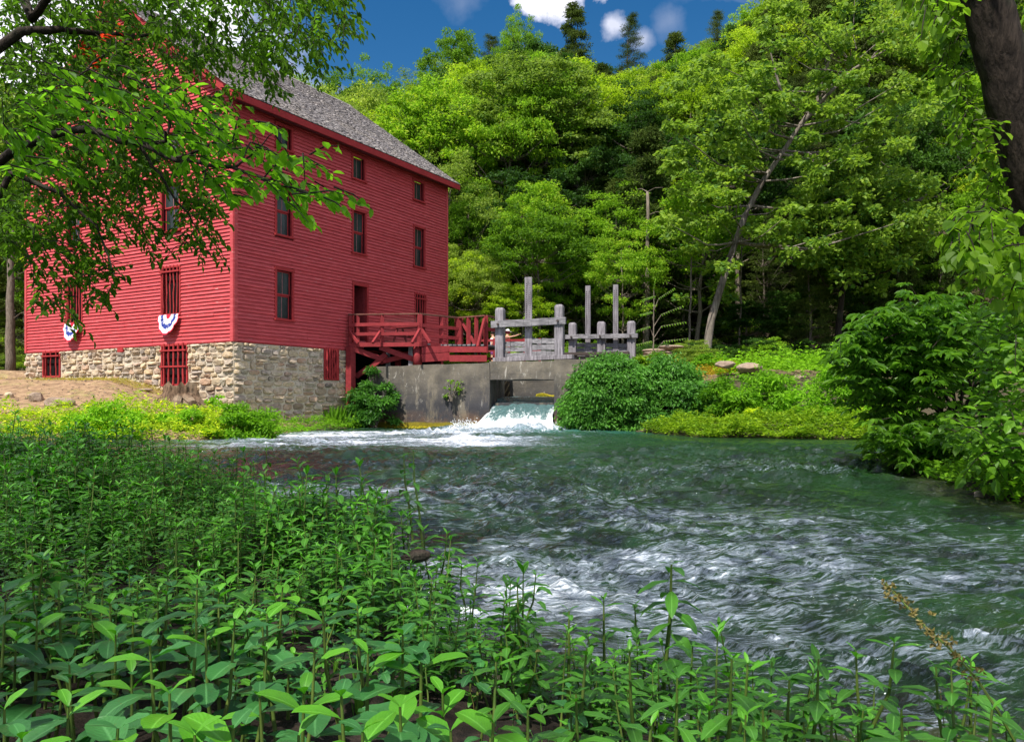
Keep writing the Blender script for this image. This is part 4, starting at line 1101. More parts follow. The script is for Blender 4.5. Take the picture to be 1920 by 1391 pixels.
# ------------------------------------------------------------------ vegetation tools
def unit(a): return a/np.maximum(np.linalg.norm(a, axis=1, keepdims=True), 1e-9)
def leaves_np(pos, axis, nrm, L, wr=0.5, fold=0.12, shape='oval'):
    """folded leaves: 6 vertices and 2 faces each, or a 4-vertex rhombus"""
    axis = unit(axis); side = unit(np.cross(axis, nrm)); nn = np.cross(side, axis); n = len(pos)
    L = np.broadcast_to(np.asarray(L, float), (n,))[:, None]; Wd = L*wr
    if shape == 'rhomb':
        V = np.stack([pos, pos+axis*L*0.45+side*Wd*0.5+nn*L*fold, pos+axis*L, pos+axis*L*0.45-side*Wd*0.5+nn*L*fold], 1)
        Q = np.arange(4)[None, :]+4*np.arange(n)[:, None]
        return V.reshape(-1, 3), Q
    a = 0.30; c = 0.68
    V = np.stack([pos, pos+axis*L*a+side*Wd*0.5+nn*L*fold, pos+axis*L*c+side*Wd*0.40+nn*L*fold*0.8, pos+axis*L-nn*L*0.10,
                  pos+axis*L*c-side*Wd*0.40+nn*L*fold*0.8, pos+axis*L*a-side*Wd*0.5+nn*L*fold], 1)
    Q = np.array([(0, 1, 2, 3), (0, 3, 4, 5)])[None]+6*np.arange(n)[:, None, None]
    return V.reshape(-1, 3), Q.reshape(-1, 4)
def cat(parts):
    V = []; Q = []; b = 0
    for v, q in parts: V.append(v); Q.append(q+b); b += len(v)
    return np.concatenate(V), np.concatenate(Q)
def clump_leaves(rs, C, R, n, leaf, flat=0.55, up=0.9, shape='rhomb', wr=0.62, shell=0.45, droop=0.25):
    """n leaves round each clump centre C (k,3) with radius R (k,)"""
    k = len(C); idx = np.repeat(np.arange(k), n)
    d = unit(rs.normal(size=(k*n, 3))); d[:, 2] = np.where(rs.rand(k*n) < 0.72, np.abs(d[:, 2]), d[:, 2])
    r = R[idx]*(rs.rand(k*n)**shell)*(0.75+0.5*rs.rand(k*n))
    pos = C[idx]+d*r[:, None]*np.array([1, 1, flat])
    ax = d*np.array([1, 1, 0.3])+rs.normal(size=(k*n, 3))*0.55; ax[:, 2] -= droop
    nr = rs.normal(size=(k*n, 3))*0.55+np.array([0, 0, up])+d*0.3
    return leaves_np(pos, ax, nr, leaf*(0.65+0.7*rs.rand(k*n)), wr, 0.10, shape)

def crown_clumps(rs, R, Hc, zc, k, flatten_top=True):
    d = unit(rs.normal(size=(k, 3))); d[:, 2] = np.where(rs.rand(k) < 0.62, np.abs(d[:, 2]), d[:, 2]*0.8)
    rr = 0.35+0.65*rs.rand(k)**0.45
    lump = 1+0.28*np.sin(3*np.arctan2(d[:, 1], d[:, 0])+rs.rand()*6)+0.16*rs.normal(size=k)
    return np.stack([d[:, 0]*R*rr*lump, d[:, 1]*R*rr*lump, zc+d[:, 2]*Hc*rr*(0.85+0.2*rs.rand(k))], 1)

def limb_tubes(b, rng, trunk, rads, targets, n=5, mi=0, r0=0.07):
    for t_ in targets:
        t_ = Vector(t_); best = None
        for i, p in enumerate(trunk[1:], 1):
            if p.z < t_.z-0.15*abs((t_-p).length): best = i
        i = best or 1
        a = trunk[i]; m = a.lerp(t_, 0.5)+Vector((rng.gauss(0, .12), rng.gauss(0, .12), -0.10*(t_-a).length))
        q = a.lerp(t_, 0.25)+Vector((rng.gauss(0, .08), rng.gauss(0, .08), -0.06*(t_-a).length))
        r = min(rads[i]*0.62, r0*(0.6+0.12*(t_-a).length))
        b.tube([a, q, m, t_], [r, r*0.75, r*0.5, r*0.16], n, mi, cap=False)

def tree_variant(seed, H, R, style, leaf, k, n):
    """returns crown (V,Q) and trunk MB, local to the tree's foot"""
    rs = np.random.RandomState(seed); rng = random.Random(seed)
    lean = Vector((rng.gauss(0, .03), rng.gauss(0, .03), 1))
    tr = []; rd = []
    m = 8; tk = H*0.86
    for i in range(m+1):
        z = tk*i/m; tr.append(Vector((lean.x*z+rng.gauss(0, .05)*i*0.4, lean.y*z+rng.gauss(0, .05)*i*0.4, z-0.4*(i == 0)))); rd.append(H*0.0135*(1-0.8*i/m)*(1.35 if i == 0 else 1))
    b = MB(); b.tube(tr, rd, 8, jit=0.06, rng=rng)
    if style == 'broad':
        Hc = H*0.36; zc = H*0.62
        C = crown_clumps(rs, R, Hc, zc, k); rad = R*rs.uniform(0.12, 0.22, k)
        cr = clump_leaves(rs, C, rad, n, leaf, flat=0.5)
        limb_tubes(b, rng, tr, rd, [C[i] for i in range(0, k, 2)])
    elif style == 'cedar':
        z = H*(0.16+0.82*rs.rand(k)**0.9); rr = R*(1-z/H)**0.8*(0.5+0.6*rs.rand(k))+0.25
        an = rs.rand(k)*2*np.pi
        C = np.stack([rr*np.cos(an), rr*np.sin(an), z-0.10*rr], 1); rad = (0.55+0.5*rs.rand(k))*R*0.24
        cr = clump_leaves(rs, C, rad, n, leaf, flat=0.42, up=0.5, wr=0.34, droop=0.35)
        limb_tubes(b, rng, tr, rd, [C[i] for i in range(0, k, 2)], r0=0.035)
    elif style == 'pine':
        tiers = 17; C = []; rad = []
        for i in range(tiers):
            z = H*(0.36+0.62*i/tiers); r0 = R*(1-0.80*i/tiers)*(0.7+0.45*rs.rand())
            for j in range(6):
                a = rs.rand()*6.28
                for q in (0.35, 0.7, 1.0):
                    C.append((r0*q*np.cos(a), r0*q*np.sin(a), z+0.12*q*r0)); rad.append(R*0.13)
        C = np.array(C); rad = np.array(rad)
        cr = clump_leaves(rs, C, rad, n, leaf, flat=0.45, up=0.4, wr=0.22, droop=0.0)
        limb_tubes(b, rng, tr, rd, [C[i] for i in range(1, len(C), 2)], r0=0.04)
    return cr, b

VAR = {}
def make_variants():
    specs = [('mid', 101, 14, 4.6, 'broad', 0.22, 125, 140, 'leaf_mid'), ('mid', 102, 15, 4.2, 'broad', 0.22, 110, 140, 'leaf_mid'),
             ('yellow', 103, 14, 4.8, 'broad', 0.22, 120, 140, 'leaf_yellow'), ('yellow', 104, 13, 4.0, 'broad', 0.21, 100, 140, 'leaf_yellow'),
             ('pale', 105, 15, 5.0, 'broad', 0.20, 130, 150, 'leaf_pale'), ('dark', 106, 15, 4.4, 'broad', 0.24, 105, 140, 'leaf_dark'),
             ('cedar', 107, 14, 3.0, 'cedar', 0.24, 150, 120, 'leaf_cedar'), ('pine', 108, 17, 3.6, 'pine', 0.20, 0, 55, 'leaf_cedar')]
    for key, seed, H, R, st, leaf, k, n, m in specs:
        cr, tb = tree_variant(seed, H, R, st, leaf, k, n)
        cm = mesh_np(key+'_crown', cr[0], cr[1], M[m]); tm = tb.mesh(key+'_trunk', M['bark'], True)
        # joined copy for the distant wood
        tv = np.array(tb.v); V = np.concatenate([cr[0], tv])
        fq = np.array([f for f in tb.f if len(f) == 4])+len(cr[0])
        jm = mesh_np(key+'_tree', V, np.concatenate([cr[1], fq]), [M[m], M['bark']], [0]*len(cr[1])+[1]*len(fq))
        VAR.setdefault(key, []).append((cm, tm, jm, H, R))
make_variants()

def scatter(name, pts, rots, scls, idx, sources, label, kind='stuff'):
    """one object that instances the sources (meshes) on its points"""
    col = bpy.data.collections.new(name+'_sources')
    for i, me in enumerate(sources):
        o = bpy.data.objects.new('%s_%02d' % (name, i), me); col.objects.link(o)
    me = bpy.data.meshes.new(name); me.vertices.add(len(pts)); me.vertices.foreach_set('co', np.asarray(pts, np.float32).ravel())
    for nm, ty, arr in (('rot', 'FLOAT_VECTOR', rots), ('scl', 'FLOAT_VECTOR', scls), ('idx', 'INT', idx)):
        a = me.attributes.new(nm, ty, 'POINT'); a.data.foreach_set('vector' if ty == 'FLOAT_VECTOR' else 'value', np.asarray(arr, np.float32 if ty != 'INT' else np.int32).ravel())
    o = obj(name, me)
    ng = bpy.data.node_groups.new(name, 'GeometryNodeTree')
    ng.interface.new_socket('Geometry', in_out='INPUT', socket_type='NodeSocketGeometry'); ng.interface.new_socket('Geometry', in_out='OUTPUT', socket_type='NodeSocketGeometry')
    N = ng.nodes; L = ng.links; gi = N.new('NodeGroupInput'); go = N.new('NodeGroupOutput')
    ip = N.new('GeometryNodeInstanceOnPoints'); ci = N.new('GeometryNodeCollectionInfo'); ci.inputs['Collection'].default_value = col
    ci.inputs['Separate Children'].default_value = True; ci.inputs['Reset Children'].default_value = True
    def na(nm, ty):
        x = N.new('GeometryNodeInputNamedAttribute'); x.data_type = ty; x.inputs['Name'].default_value = nm; return x.outputs['Attribute']
    er = N.new('FunctionNodeEulerToRotation'); L.new(na('rot', 'FLOAT_VECTOR'), er.inputs[0])
    L.new(gi.outputs[0], ip.inputs['Points']); L.new(ci.outputs[0], ip.inputs['Instance']); ip.inputs['Pick Instance'].default_value = True
    L.new(na('idx', 'INT'), ip.inputs['Instance Index']); L.new(er.outputs[0], ip.inputs['Rotation']); L.new(na('scl', 'FLOAT_VECTOR'), ip.inputs['Scale'])
    L.new(ip.outputs[0], go.inputs[0])
    md = o.modifiers.new('scatter', 'NODES'); md.node_group = ng
    tag(o, label, kind=kind); return o

# ------------------------------------------------------------------ single trees on the hill
TREES = []
def place_tree(key, u, Y, vtop, rpx, label, vi=0, rz=None, name=None, cat_='tree'):
    cm, tm, jm, H, R = VAR[key][vi % len(VAR[key])]
    x = (u-CX)/F*Y; zg = gz(x, Y)-0.2; h = HC+(HZ-vtop)/F*Y-zg
    sc = h/H; sr = rpx*Y/F/R
    o = empty(name or {'cedar': 'cedar_tree', 'pine': 'pine_tree'}.get(key, 'broadleaf_tree'), (x, Y, zg), label, cat_, 'trees on the hillside behind the mill', rz if rz is not None else (u*1.7) % 6.28)
    o.scale = (sr, sr, sc)
    c = link(bpy.data.objects.new('crown', cm), o); t_ = link(bpy.data.objects.new('trunk', tm), o)
    TREES.append((x, Y, sr*R)); return o
for row in [
    ('mid', 575, 62, 130, 62, 'green tree rising just behind the roof ridge nearest the overhanging leaves', 0),
    ('mid', 640, 78, 120, 60, 'green skyline tree left of the blue gap above the roof slope', 1),
    ('mid', 705, 82, 104, 56, 'rounded tree under the blue sky at the left end of the ridge', 0),
    ('yellow', 770, 78, 150, 44, 'yellow-green tree in the dip of the skyline with white sky between its trunks', 0),
    ('dark', 770, 60, 215, 34, 'dark narrow tree just above the lower end of the roof', 0),
    ('mid', 852, 80, 38, 62, 'tall tree that tops the skyline left of the clouds, crown leaning left', 1),
    ('dark', 900, 66, 120, 60, 'dark green tree below the tallest left skyline crown', 0),
    ('mid', 975, 84, 14, 44, 'pointed broadleaf crown directly below the white cloud', 0),
    ('cedar', 1078, 86, 4, 50, 'dark airy cedar spire right below the big cloud', 0),
    ('pine', 1183, 84, 18, 42, 'dark conifer standing alone against the small cloud', 0),
    ('cedar', 1130, 74, 120, 50, 'dull green cedar between the two skyline conifers', 0),
    ('cedar', 1265, 92, 58, 46, 'grey-green cedar right of the lone skyline conifer', 0),
    ('pine', 1345, 96, 16, 40, 'small pine on the falling ridge right of the blue sky', 0),
    ('mid', 1420, 86, 0, 60, 'bushy ridge tree where the hill leaves the top of the picture', 0),
    ('yellow', 1205, 64, 110, 66, 'bright yellow-green crown below the lone conifer', 1),
    ('yellow', 1110, 60, 165, 60, 'sunlit yellow-green crown right of the spreading pale tree', 0),
    ('pale', 905, 56, 250, 66, 'pale feathery tree beside the far end of the roof', 0),
    ('yellow', 800, 50, 330, 50, 'yellow-green tree beside the upper far corner of the mill', 1),
    ('mid', 880, 48, 340, 60, 'mid-green tree between the mill corner and the rock outcrop', 0),
    ('pale', 900, 43, 465, 62, 'pale yellowish small tree above the red deck rail', 0),
    ('yellow', 975, 42, 520, 60, 'low bright tree behind the tallest sluice stem', 1),
    ('mid', 1040, 44, 440, 58, 'green understorey tree left of the twin perforated stems', 1),
    ('dark', 1100, 46, 470, 70, 'dark understorey tree behind the twin perforated stems', 0),
    ('cedar', 1212, 46, 235, 92, 'large dark cedar with a bare grey trunk right of the sluice gates', 0),
    ('cedar', 1120, 52, 300, 74, 'brownish green cedar left of the bare grey trunk', 0),
    ('cedar', 1290, 50, 330, 78, 'dark cedar half hidden behind the leaning sycamore', 0),
    ('cedar', 1450, 50, 400, 92, 'dark cedar in the shade right of the leaning sycamore trunk', 0),
    ('dark', 1520, 44, 520, 86, 'dark shaded tree between the leaning trunk and the thin trunk', 0),
    ('cedar', 1640, 47, 420, 90, 'dark cedar right of the thin dark trunk', 0),
    ('dark', 1400, 43, 560, 70, 'low dark tree behind the foot of the leaning sycamore', 0),
    ('yellow', 1700, 58, 300, 100, 'yellow-green tree on the slope left of the vine-hung trunk', 0),
    ('yellow', 1790, 66, 190, 90, 'sunlit crown high on the slope beside the big dark trunk', 1),
    ('pale', 1750, 74, 60, 90, 'pale crown at the top edge between the sycamore and the dark trunk', 0),
    ('mid', 1660, 78, 10, 90, 'green crown touching the top edge right of the sycamore', 0),
    ('mid', 1770, 44, 430, 90, 'green tree behind the broad shrub on the right bank', 1),
    ('yellow', 1560, 70, 60, 80, 'light green crown behind the top of the sycamore', 0),
    ('dark', 20, 46, 330, 95, 'dark tree in shade beyond the left corner of the mill', 0),
    ('cedar', -30, 40, 420, 80, 'shaded cedar at the left edge behind the bare bank', 0),
]: place_tree(*row)

# pale spreading tree with its forked trunk showing (custom limbs)
def cloud_from_pixels(rs, poly, Y0, Y1, k):
    poly = np.array(poly, float); lo, hi = poly.min(0), poly.max(0); out = []
    while len(out) < k:
        p = lo+(hi-lo)*rs.rand(2)
        if poly_sd(np.array([p[0]]), np.array([p[1]]), poly)[0] < 0:
            Y = rs.uniform(Y0, Y1); out.append(tuple(P(p[0], p[1], Y)))
    return np.array(out)
def custom_tree(name, label, poly, Y0, Y1, k, n, leaf, mat, bmat, trunk_px, r0, r1, rad, seed, shape='oval', wr=0.75, flat=0.5, catg='tree', group=None, limb_every=3, extra=(), limb_r=0.09):
    rs = np.random.RandomState(seed); rng = random.Random(seed)
    C = cloud_from_pixels(rs, poly, Y0, Y1, k); Rr = rs.uniform(rad[0], rad[1], k)
    cr = clump_leaves(rs, C, Rr, n, leaf, flat=flat, shape=shape, wr=wr)
    tr = [P(*p) for p in trunk_px]; m = len(tr)
    base = tr[0].copy(); root = empty(name, base, label, catg, group)
    def ch(o): o.parent = root; o.location = -base; return o
    ch(obj('crown', mesh_np('crown', cr[0], cr[1], mat)))
    rd = [r0+(r1-r0)*i/(m-1) for i in range(m)]; rd[0] *= 1.08
    # resample the trunk smoothly
    pts = []; rr = []
    for i in range(m-1):
        for j in range(4):
            a = j/4; pts.append(tr[i].lerp(tr[i+1], a)); rr.append(rd[i]+(rd[i+1]-rd[i])*a)
    pts.append(tr[-1]); rr.append(rd[-1])
    for i in range(1, len(pts)-1): pts[i] = pts[i]*0.5+(pts[i-1]+pts[i+1])*0.25
    b = MB(); b.tube(pts, rr, 12, jit=0.05, rng=rng)
    ch(b.build('trunk', bmat, smooth=True))
    b = MB()
    limb_tubes(b, rng, pts[len(pts)//3:], rr[len(pts)//3:], [C[i] for i in range(0, k, limb_every)], r0=limb_r)
    for path, ra, rb in extra:
        q = [P(*p) for p in path]; b.tube(q, [ra+(rb-ra)*i/(len(q)-1) for i in range(len(q))], 7, cap=False, rng=rng)
    lo = ch(b.build('limbs', bmat, smooth=True)); lo['kind'] = 'stuff'
    return root
HG = 'trees on the hillside behind the mill'
custom_tree('broadleaf_tree', 'pale spreading tree with a dark forked trunk in the middle of the hillside',
    [(860,200),(900,130),(960,110),(1010,100),(1080,120),(1130,190),(1135,290),(1080,300),(1030,270),(960,290),(880,270),(850,235)], 50, 58, 150, 150, 0.20, M['leaf_pale'], M['bark_dark'],
    [(1003, 500, 54), (1003, 420, 54), (998, 330, 54), (988, 240, 54), (985, 160, 54)], 0.30, 0.08, (0.5, 1.1), 301, group=HG, flat=0.42,
    extra=[([(1000, 400, 54), (1050, 310, 54), (1085, 250, 54)], 0.16, 0.05), ([(1000, 330, 54), (950, 250, 54), (900, 215, 54)], 0.13, 0.04), ([(988, 240, 54), (960, 180, 54), (940, 140, 54)], 0.10, 0.03)])
custom_tree('sycamore_tree', 'large sycamore with a pale trunk leaning right over the far bank',
    [(1240,260),(1270,140),(1330,90),(1400,40),(1460,-30),(1660,-40),(1740,60),(1750,200),(1700,330),(1740,420),(1640,520),(1560,470),(1470,500),(1420,430),(1370,560),(1290,600),(1240,470),(1255,380)], 34.5, 40.5, 215, 88, 0.23, M['leaf_syc'], M['bark_pale'],
    [(1324, 668, 38), (1333, 600, 38), (1360, 510, 38), (1398, 400, 38), (1430, 340, 38), (1468, 285, 38), (1530, 190, 38), (1600, 120, 38)], 0.20, 0.07, (0.30, 0.80), 302, flat=0.6, limb_every=4, limb_r=0.055,
    extra=[([(1468, 290, 37.8), (1510, 297, 37.6), (1545, 305, 37.4)], 0.08, 0.03), ([(1500, 235, 38), (1545, 185, 37.6), (1600, 130, 37.4), (1660, 95, 37.4)], 0.12, 0.04), ([(1530, 190, 38), (1545, 140, 38), (1560, 100, 38)], 0.09, 0.03),
           ([(1470, 190, 37), (1455, 140, 37), (1445, 100, 37)], 0.07, 0.03)])
custom_tree('broadleaf_tree', 'slim dark-trunked tree standing right of the leaning sycamore',
    [(1500,380),(1560,300),(1650,270),(1740,330),(1760,430),(1700,520),(1620,560),(1540,540),(1500,470)], 38, 43, 70, 200, 0.24, M['leaf_syc'], M['bark_dark'],
    [(1566, 690, 41), (1574, 600, 41), (1584, 500, 41), (1592, 400, 41), (1590, 320, 41)], 0.19, 0.07, (0.6, 1.2), 303, flat=0.6)
for (u, v0, v1, Y, r, lab) in ((1212, 690, 360, 43.5, 0.16, 'bare grey trunk standing right of the sluice gates'), (1293, 660, 470, 40, 0.07, 'thin pale sapling trunk left of the leaning sycamore'),
                               (1386, 660, 430, 42, 0.06, 'thin bare pole trunk right of the leaning sycamore'), (1618, 640, 540, 45, 0.10, 'short pale trunk in the shade behind the broad shrub'),
                               (735, 330, 200, 70, 0.16, 'thin dark trunk against white sky above the roof'), (18, 700, 420, 38, 0.24, 'dark trunk in the shade left of the mill')):
    x, Y_ = P(u, v0, Y).x, Y; z0 = gz(x, Y)-0.2; top = P(u+4, v1, Y)
    b = MB(); rng = random.Random(u); n = 8
    pts = [Vector((x, Y, z0)).lerp(top, i/n)+Vector((rng.gauss(0, .03), 0, 0)) for i in range(n+1)]
    b.tube([p-Vector((x, Y, z0)) for p in pts], [r*(1-0.5*i/n) for i in range(n+1)], 8, jit=0.05, rng=rng)
    root = empty('bare_tree', (x, Y, z0), lab, 'tree', HG); b.build('trunk', M['bark'], root, True)
    b = MB()
    for i in range(9):
        p = pts[rng.randint(3, n)]-Vector((x, Y, z0)); d = Vector((rng.uniform(-1, 1), rng.uniform(-1, 1), rng.uniform(-0.1, 0.5))).normalized()*rng.uniform(0.5, 1.6)
        b.tube([p, p+d*0.5+Vector((0, 0, 0.1)), p+d], [0.03, 0.02, 0.008], 4, cap=False)
    o = b.build('dead_twigs', M['bark'], root); o['kind'] = 'stuff'

# the distant wood: one mass of instanced trees
def forest():
    rs = np.random.RandomState(77); pts = []; idx = []; scl = []; rot = []
    keys = ['mid', 'mid', 'yellow', 'yellow', 'pale', 'dark', 'cedar', 'pine']; src = [VAR['mid'][0][2], VAR['mid'][1][2], VAR['yellow'][0][2], VAR['yellow'][1][2], VAR['pale'][0][2], VAR['dark'][0][2], VAR['cedar'][0][2], VAR['pine'][0][2]]
    cells = []
    Y = 43.0
    while Y < 122:
        st = 3.5 if Y < 70 else 4.3
        x = -0.85*Y-6
        while x < 0.80*Y+6:
            cells.append((x+rs.uniform(-1.6, 1.6), Y+rs.uniform(-1.6, 1.6))); x += st
        Y += st*0.92
    for (x, y) in cells:
        u = CX+F*x/y
        if y < 46 and 1220 < u < 1720 and rs.rand() < 0.35: continue
        if -400 < u < 60 and y < 46: continue
        r = rs.rand()
        dark_zone = 1180 < u < 1720 and y < 58
        right = u > 1480 and y > 60
        if dark_zone: w = [0.08, 0.08, 0.03, 0.03, 0.02, 0.32, 0.40, 0.04]
        elif right: w = [0.12, 0.12, 0.24, 0.22, 0.14, 0.04, 0.12, 0.0]
        elif y > 78: w = [0.24, 0.2, 0.12, 0.12, 0.08, 0.08, 0.12, 0.04]
        elif 1040 < u < 1260 and y < 80: w = [0.08, 0.08, 0.10, 0.08, 0.06, 0.16, 0.44, 0.0]
        elif u < 1100: w = [0.17, 0.15, 0.24, 0.20, 0.14, 0.06, 0.04, 0.0]
        else: w = [0.16, 0.14, 0.14, 0.12, 0.1, 0.12, 0.2, 0.02]
        i = rs.choice(8, p=np.array(w)/sum(w)); s = rs.uniform(0.70, 1.22)*(0.9 if y < 52 else 1)
        if y < 48: s *= 0.75
        # keep the skyline where the photograph has it
        vt = np.interp(u, [-400, 560, 640, 720, 765, 800, 860, 980, 1080, 1180, 1250, 1340, 1440, 1500], [60, 140, 160, 165, 260, 165, 110, 80, 110, 140, 120, 75, 20, -60])
        zg = gz(x, y); top = zg+14*s; vv = HZ-(top-HC)*F/y
        if vv < vt:
            s2 = (HC+(HZ-vt-rs.uniform(0, 14))/F*y-zg)/14
            if s2 < 0.34: continue
            s = s2
        pts.append((x, y, zg-0.2)); idx.append(i); q_ = rs.uniform(0.68, 1.0); scl.append((s*q_, s*q_*rs.uniform(.85, 1.15), s)); rot.append((rs.normal()*.03, rs.normal()*.03, rs.rand()*6.28))
    scatter('wooded_hillside', pts, rot, scl, idx, src, 'dense mixed wood covering the hill behind the mill')
    # undergrowth: small bushy forms between the trunks
    pts = []; idx = []; scl = []; rot = []
    for _ in range(900):
        y = 36+rs.rand()**1.3*42; u = rs.uniform(-100, 2050); x = (u-CX)/F*y
        if y < 39 and u < 1000: continue
        if u < 700 and y < 44: continue
        dz = 1180 < u < 1750 and y < 50
        i = rs.choice([0, 1, 2, 3], p=[0.1, 0.1, 0.1, 0.7] if dz else [0.35, 0.25, 0.3, 0.1]); s = rs.uniform(0.12, 0.26)
        pts.append((x, y, gz(x, y)-1.4*s/0.2)); idx.append(i); scl.append((s*1.25, s*1.25, s)); rot.append((0, 0, rs.rand()*6.28))
    scatter('undergrowth', pts, rot, scl, idx, [VAR['mid'][0][2], VAR['yellow'][1][2], VAR['pale'][0][2], VAR['dark'][0][2]], 'leafy undergrowth between the trunks at the foot of the hill')
forest()

# ------------------------------------------------------------------ shrubs and bushes by the water
def ray_ground(u, v, Y0=2, Y1=60):
    ys = np.linspace(Y0, Y1, 1200); xs = (u-CX)/F*ys; zs = HC+(HZ-v)/F*ys; g = ground(xs, ys)
    i = np.argmax(g > zs)
    return Vector((xs[i], ys[i], g[i]))
def bush(name, label, u, Y, wpx, vtop, vbot, mat, leaf, k, n, seed, catg='shrub', dense=0.0, group=None, wr=0.5, flat=0.75, stems=True, shape='rhomb', up=0.9, droop=0.4):
    rs = np.random.RandomState(seed); rng = random.Random(seed)
    a = P(u, vbot, Y); top = P(u, vtop, Y); H = top.z-a.z; R = wpx*Y/F/2
    root = empty(name, a, label, catg, group)
    d = unit(rs.normal(size=(k, 3))); d[:, 2] = np.abs(d[:, 2])*1.0-0.12
    rr = 0.45+0.5*rs.rand(k)**0.4; rr = np.where(rs.rand(k) < dense, 0.93, rr); lump = 1+0.12*(1-dense*0.6)*rs.normal(size=k)
    C = np.stack([d[:, 0]*R*rr*lump*1.0, d[:, 1]*R*rr*0.85*lump, H*0.10+np.clip(d[:, 2], -.1, 1)*H*0.90*rr*lump], 1)
    cr = clump_leaves(rs, C, np.full(k, 0.24*min(R, H*1.2))*(0.7+0.6*rs.rand(k)), n, leaf, flat=flat, wr=wr, shape=shape, up=up, droop=droop)
    link(bpy.data.objects.new('foliage', mesh_np('foliage', cr[0], cr[1], mat)), root)
    b = MB()
    for i in range(0, k, max(1, k//14)):
        c = Vector(C[i]); b.tube([(rng.gauss(0, .05), rng.gauss(0, .05), -0.15), c*0.5+Vector((0, 0, 0.05)), c], [0.03, 0.02, 0.006], 5, cap=False)
    b.build('branch', M['bark'], root)
    return root
SG = 'bushes on the far banks'
bush('bush', 'round light green bush growing between the tall red post and the dam wall', 704, 30.2, 98, 690, 795, M['leaf_shrub'], 0.16, 46, 130, 401, group=SG, wr=0.38)
bush('ivy_mound', 'large dense ivy mound hanging over the dam right of the falls', 1140, 28.1, 172, 652, 812, M['leaf_shrub'], 0.145, 230, 190, 402, dense=0.8, group=SG, droop=0.8, wr=0.42)
bush('ivy_mound', 'second ivy mound right of the one beside the falls', 1262, 28.4, 158, 660, 808, M['leaf_shrub'], 0.145, 200, 180, 403, dense=0.8, group=SG, droop=0.8, wr=0.42)
bush('bush', 'loose green bush right of the two ivy mounds', 1350, 27.4, 130, 690, 808, M['leaf_bush'], 0.15, 54, 140, 404, group=SG, wr=0.4)
bush('bush', 'bright leafy bush in front of the bare earth gap', 1428, 26.4, 165, 682, 812, M['leaf_bush'], 0.15, 74, 150, 405, group=SG, wr=0.4)
bush('bush', 'small yellow-green bush low in front of the bright leafy bush', 1416, 24.9, 66, 758, 803, M['leaf_bank'], 0.12, 24, 110, 406, group=SG)
bush('bush', 'green bush right of the bare earth gap, beside the broad dark shrub', 1565, 25.4, 165, 682, 815, M['leaf_bush'], 0.15, 74, 150, 407, group=SG, wr=0.4)
bush('bush', 'bush filling in behind the overhanging broad dark shrub', 1650, 24.5, 130, 715, 820, M['leaf_bush'], 0.15, 60, 140, 417, group=SG, wr=0.4)
bush('bush', 'dark-bottomed bright green bush low on the bank left of the stump', 205, 21.2, 185, 756, 842, M['leaf_bush'], 0.105, 74, 150, 408, group=SG, flat=0.6)
bush('bush', 'bright green bush directly below the stump', 325, 22.0, 110, 758, 836, M['leaf_bush'], 0.10, 46, 130, 409, group=SG, flat=0.6)
bush('bush', 'bright green bush at the foot of the stone corner', 452, 22.2, 145, 752, 836, M['leaf_bush'], 0.10, 62, 150, 410, group=SG, flat=0.6)
bush('bush', 'fern-like bright bush left of the stone corner bush', 388, 22.4, 60, 772, 832, M['leaf_bank'], 0.09, 28, 130, 411, group=SG, flat=0.6)
bush('bush', 'yellow-green bush at the left edge of the far bank', 60, 21.4, 150, 785, 838, M['leaf_bank'], 0.10, 60, 130, 412, group=SG, flat=0.6)
bush('vine', 'thin light green vine sprig hanging on the dam wall', 846, 29.6, 42, 702, 745, M['leaf_vine'], 0.13, 9, 16, 413, catg='vine', wr=0.6)
bush('vine', 'small tangle of vine at the foot of the stone corner', 398, 25.5, 44, 738, 775, M['leaf_bush'], 0.10, 16, 60, 414, catg='vine')
bush('weed', 'tuft of weeds on the bare bank between two rocks', 48, 24.6, 20, 745, 766, M['leaf_bush'], 0.07, 8, 30, 415, catg='weed')
bush('bush', 'yellow-green bush growing over the dam top below the small gate', 1225, 29.6, 80, 655, 700, M['leaf_bank'], 0.13, 30, 110, 416, group=SG)

def cover(name, label, poly, mat, n, leaf, hfun, seed, wr=0.45, shape='rhomb'):
    rs = np.random.RandomState(seed); poly = np.array(poly, float); lo, hi = poly.min(0), poly.max(0)
    p = lo+(hi-lo)*rs.rand(n*3, 2); p = p[poly_sd(p[:, 0], p[:, 1], poly) < 0.05][:n]
    g = np.maximum(ground(p[:, 0], p[:, 1]), 0.0); h = hfun(p[:, 0], p[:, 1]); tuft = fbm(p[:, 0], p[:, 1], seed, 3.2, 2); kp = rs.rand(len(p)) < 0.35+1.6*np.clip(tuft+0.30, 0, 1); p, g, h, tuft = p[kp], g[kp], h[kp]*(1+1.5*np.clip(tuft[kp], -.3, .5)), tuft[kp]
    z = g+h*rs.rand(len(p))**0.45
    pos = np.stack([p[:, 0], p[:, 1], z], 1)
    ax = rs.normal(size=(len(p), 3)); ax[:, 2] = ax[:, 2]*0.3+0.15
    nr = rs.normal(size=(len(p), 3))*0.5+np.array([0, 0, 1])
    cr = leaves_np(pos, ax, nr, leaf*(0.6+0.8*rs.rand(len(p))), wr, 0.1, shape)
    o = obj(name, mesh_np(name, cr[0], cr[1], mat)); tag(o, label, kind='stuff'); return o
cover('bank_plants', 'bright yellow-green water plants along the far right bank', [(4.4,26.2),(5.5,22.8),(10.5,21.0),(11.0,22.6),(7.4,24.0),(5.6,26.2)], M['leaf_bank'], 20000, 0.11,
      lambda x, y: 0.10+0.34*np.clip(fbm(x, y, 91, 0.9, 3)+0.5, 0, 1), 501)
